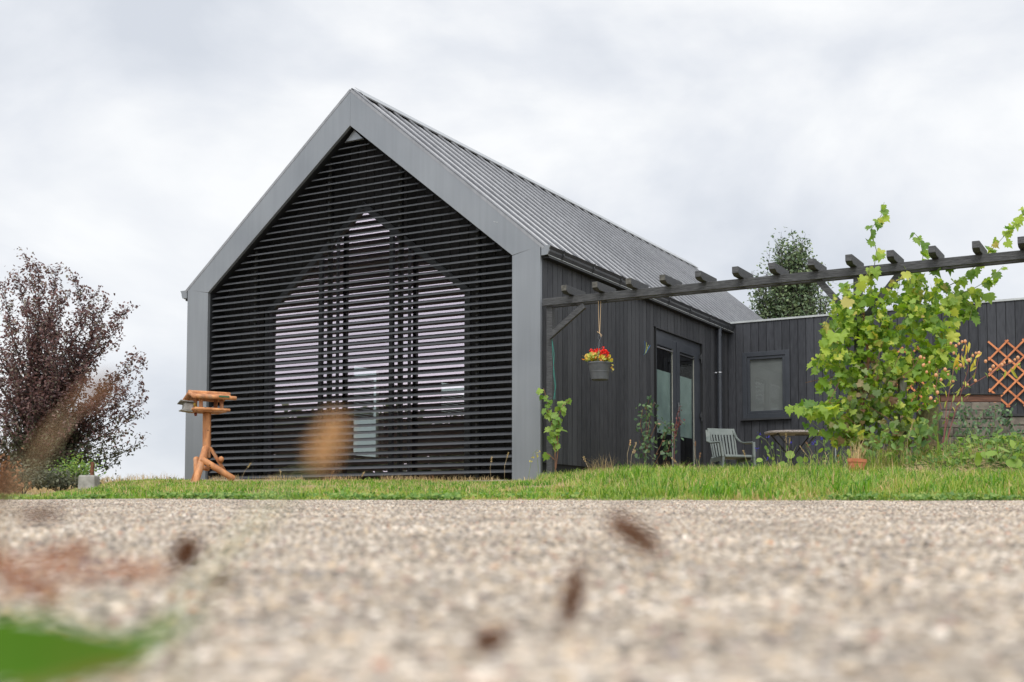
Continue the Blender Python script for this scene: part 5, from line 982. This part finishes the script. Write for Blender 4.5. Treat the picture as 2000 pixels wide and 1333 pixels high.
fg_stalk((435, 1135), (420, 1330), .5, .0028, .008, M_HEAD, 'small blurred seed head beside the dark oval one', 20)
# russet sprays lying across the lower left
for (pts, Y, lab) in [([(-60, 1180), (60, 1130), (150, 1125), (240, 1110), (320, 1120)], .5, 'blurred russet dry spray reaching right across the lower left'), ([(-60, 1060), (0, 1095), (60, 1160), (110, 1170)], .5, 'blurred russet dry spray at the lower left edge'), ([(-40, 1125), (60, 1095), (130, 1085), (160, 1075)], .52, 'thin blurred russet twig above the long spray')]:
    f = at(*pts[0], Y); f.z = gz(f.x, Y); e_ = empty('dry_spray', f, lab, 'dry twig', 'russet sprays lying in the lower left'); P3 = [at(x_, y_, Y)-f for x_, y_ in pts]; MB().tube([(0, 0, 0)]+[tuple(p) for p in P3], .0007, 5).build('stem', M_REDSTEM, e_)
    LP = []
    for i in range(len(P3)-1):
        for k in range(42): LP.append(tuple(P3[i].lerp(P3[i+1], rng.uniform())+Vector(rng.normal(0, .0018, 3))))
    scatter('dry_floret', T_LEAF4, LP, .0036, (0, -1, 0), (1, 0, .3), M_SPRAY, e_, .8)
# broad green blades, bottom left
def ribbon(name, pts, wd, m, label):
    f = Vector((pts[0].x, pts[0].y, pts[0].z)); e_ = empty(name, f, label, 'grass blade', 'blurred green blades at the lower left'); m_ = MB(); k = len(pts); V = []
    for i, p in enumerate(pts):
        d = (pts[min(i+1, k-1)]-pts[max(i-1, 0)]).normalized(); s = d.cross(Vector((0, -1, .25))).normalized(); w_ = wd*math.sin(math.pi*min(.5+.5*i/(k-1), 1)*.98+.02) if i else wd; q = p-f; V += [tuple(q-s*w_/2), tuple(q+Vector((0, .15*w_, 0))), tuple(q+s*w_/2)]
    m_.v = V
    for i in range(k-1):
        b = i*3; m_.f += [(b, b+1, b+4, b+3), (b+1, b+2, b+5, b+4)]
    m_.build('blade', m, e_, smooth=True)
def smoothpts(px, Y): return [at(x_, y_, yy) for (x_, y_), yy in zip(px, Y)]
ribbon('green_blade', smoothpts([(-160, 1255), (-20, 1262), (90, 1268), (180, 1275), (260, 1262), (330, 1228), (385, 1190)], [.33, .335, .34, .345, .36, .38, .4]), .018, M_LUSH, 'large blurred bright green blade across the lower left corner')
ribbon('green_blade', smoothpts([(-160, 1320), (-40, 1310), (60, 1305), (150, 1300), (230, 1290)], [.3, .3, .31, .32, .33]), .012, M_LUSH, 'blurred green blade filling the very corner bottom left')
ribbon('green_blade', smoothpts([(-60, 1215), (20, 1205), (110, 1185), (200, 1180), (270, 1170)], [.4, .41, .42, .43, .45]), .0016, M_LUSH, 'thin pale blurred green blade above the large one')
ribbon('green_blade', smoothpts([(230, 1300), (330, 1190), (420, 1090), (500, 1000), (560, 945), (620, 905)], [.42, .42, .42, .42, .42, .42]), .0013, leafmat('pale_stem', [(0, (.4, .45, .2)), (1, (.5, .52, .3))], .4), 'faint pale green blurred stem rising to the orange seed head')
ribbon('green_blade', smoothpts([(20, 1330), (110, 1310), (200, 1300), (300, 1302)], [.33, .33, .34, .36]), .013, leafmat('olive_blade', [(0, (.13, .12, .01)), (1, (.18, .15, .02))], .3), 'blurred yellowing blade below the large green one')
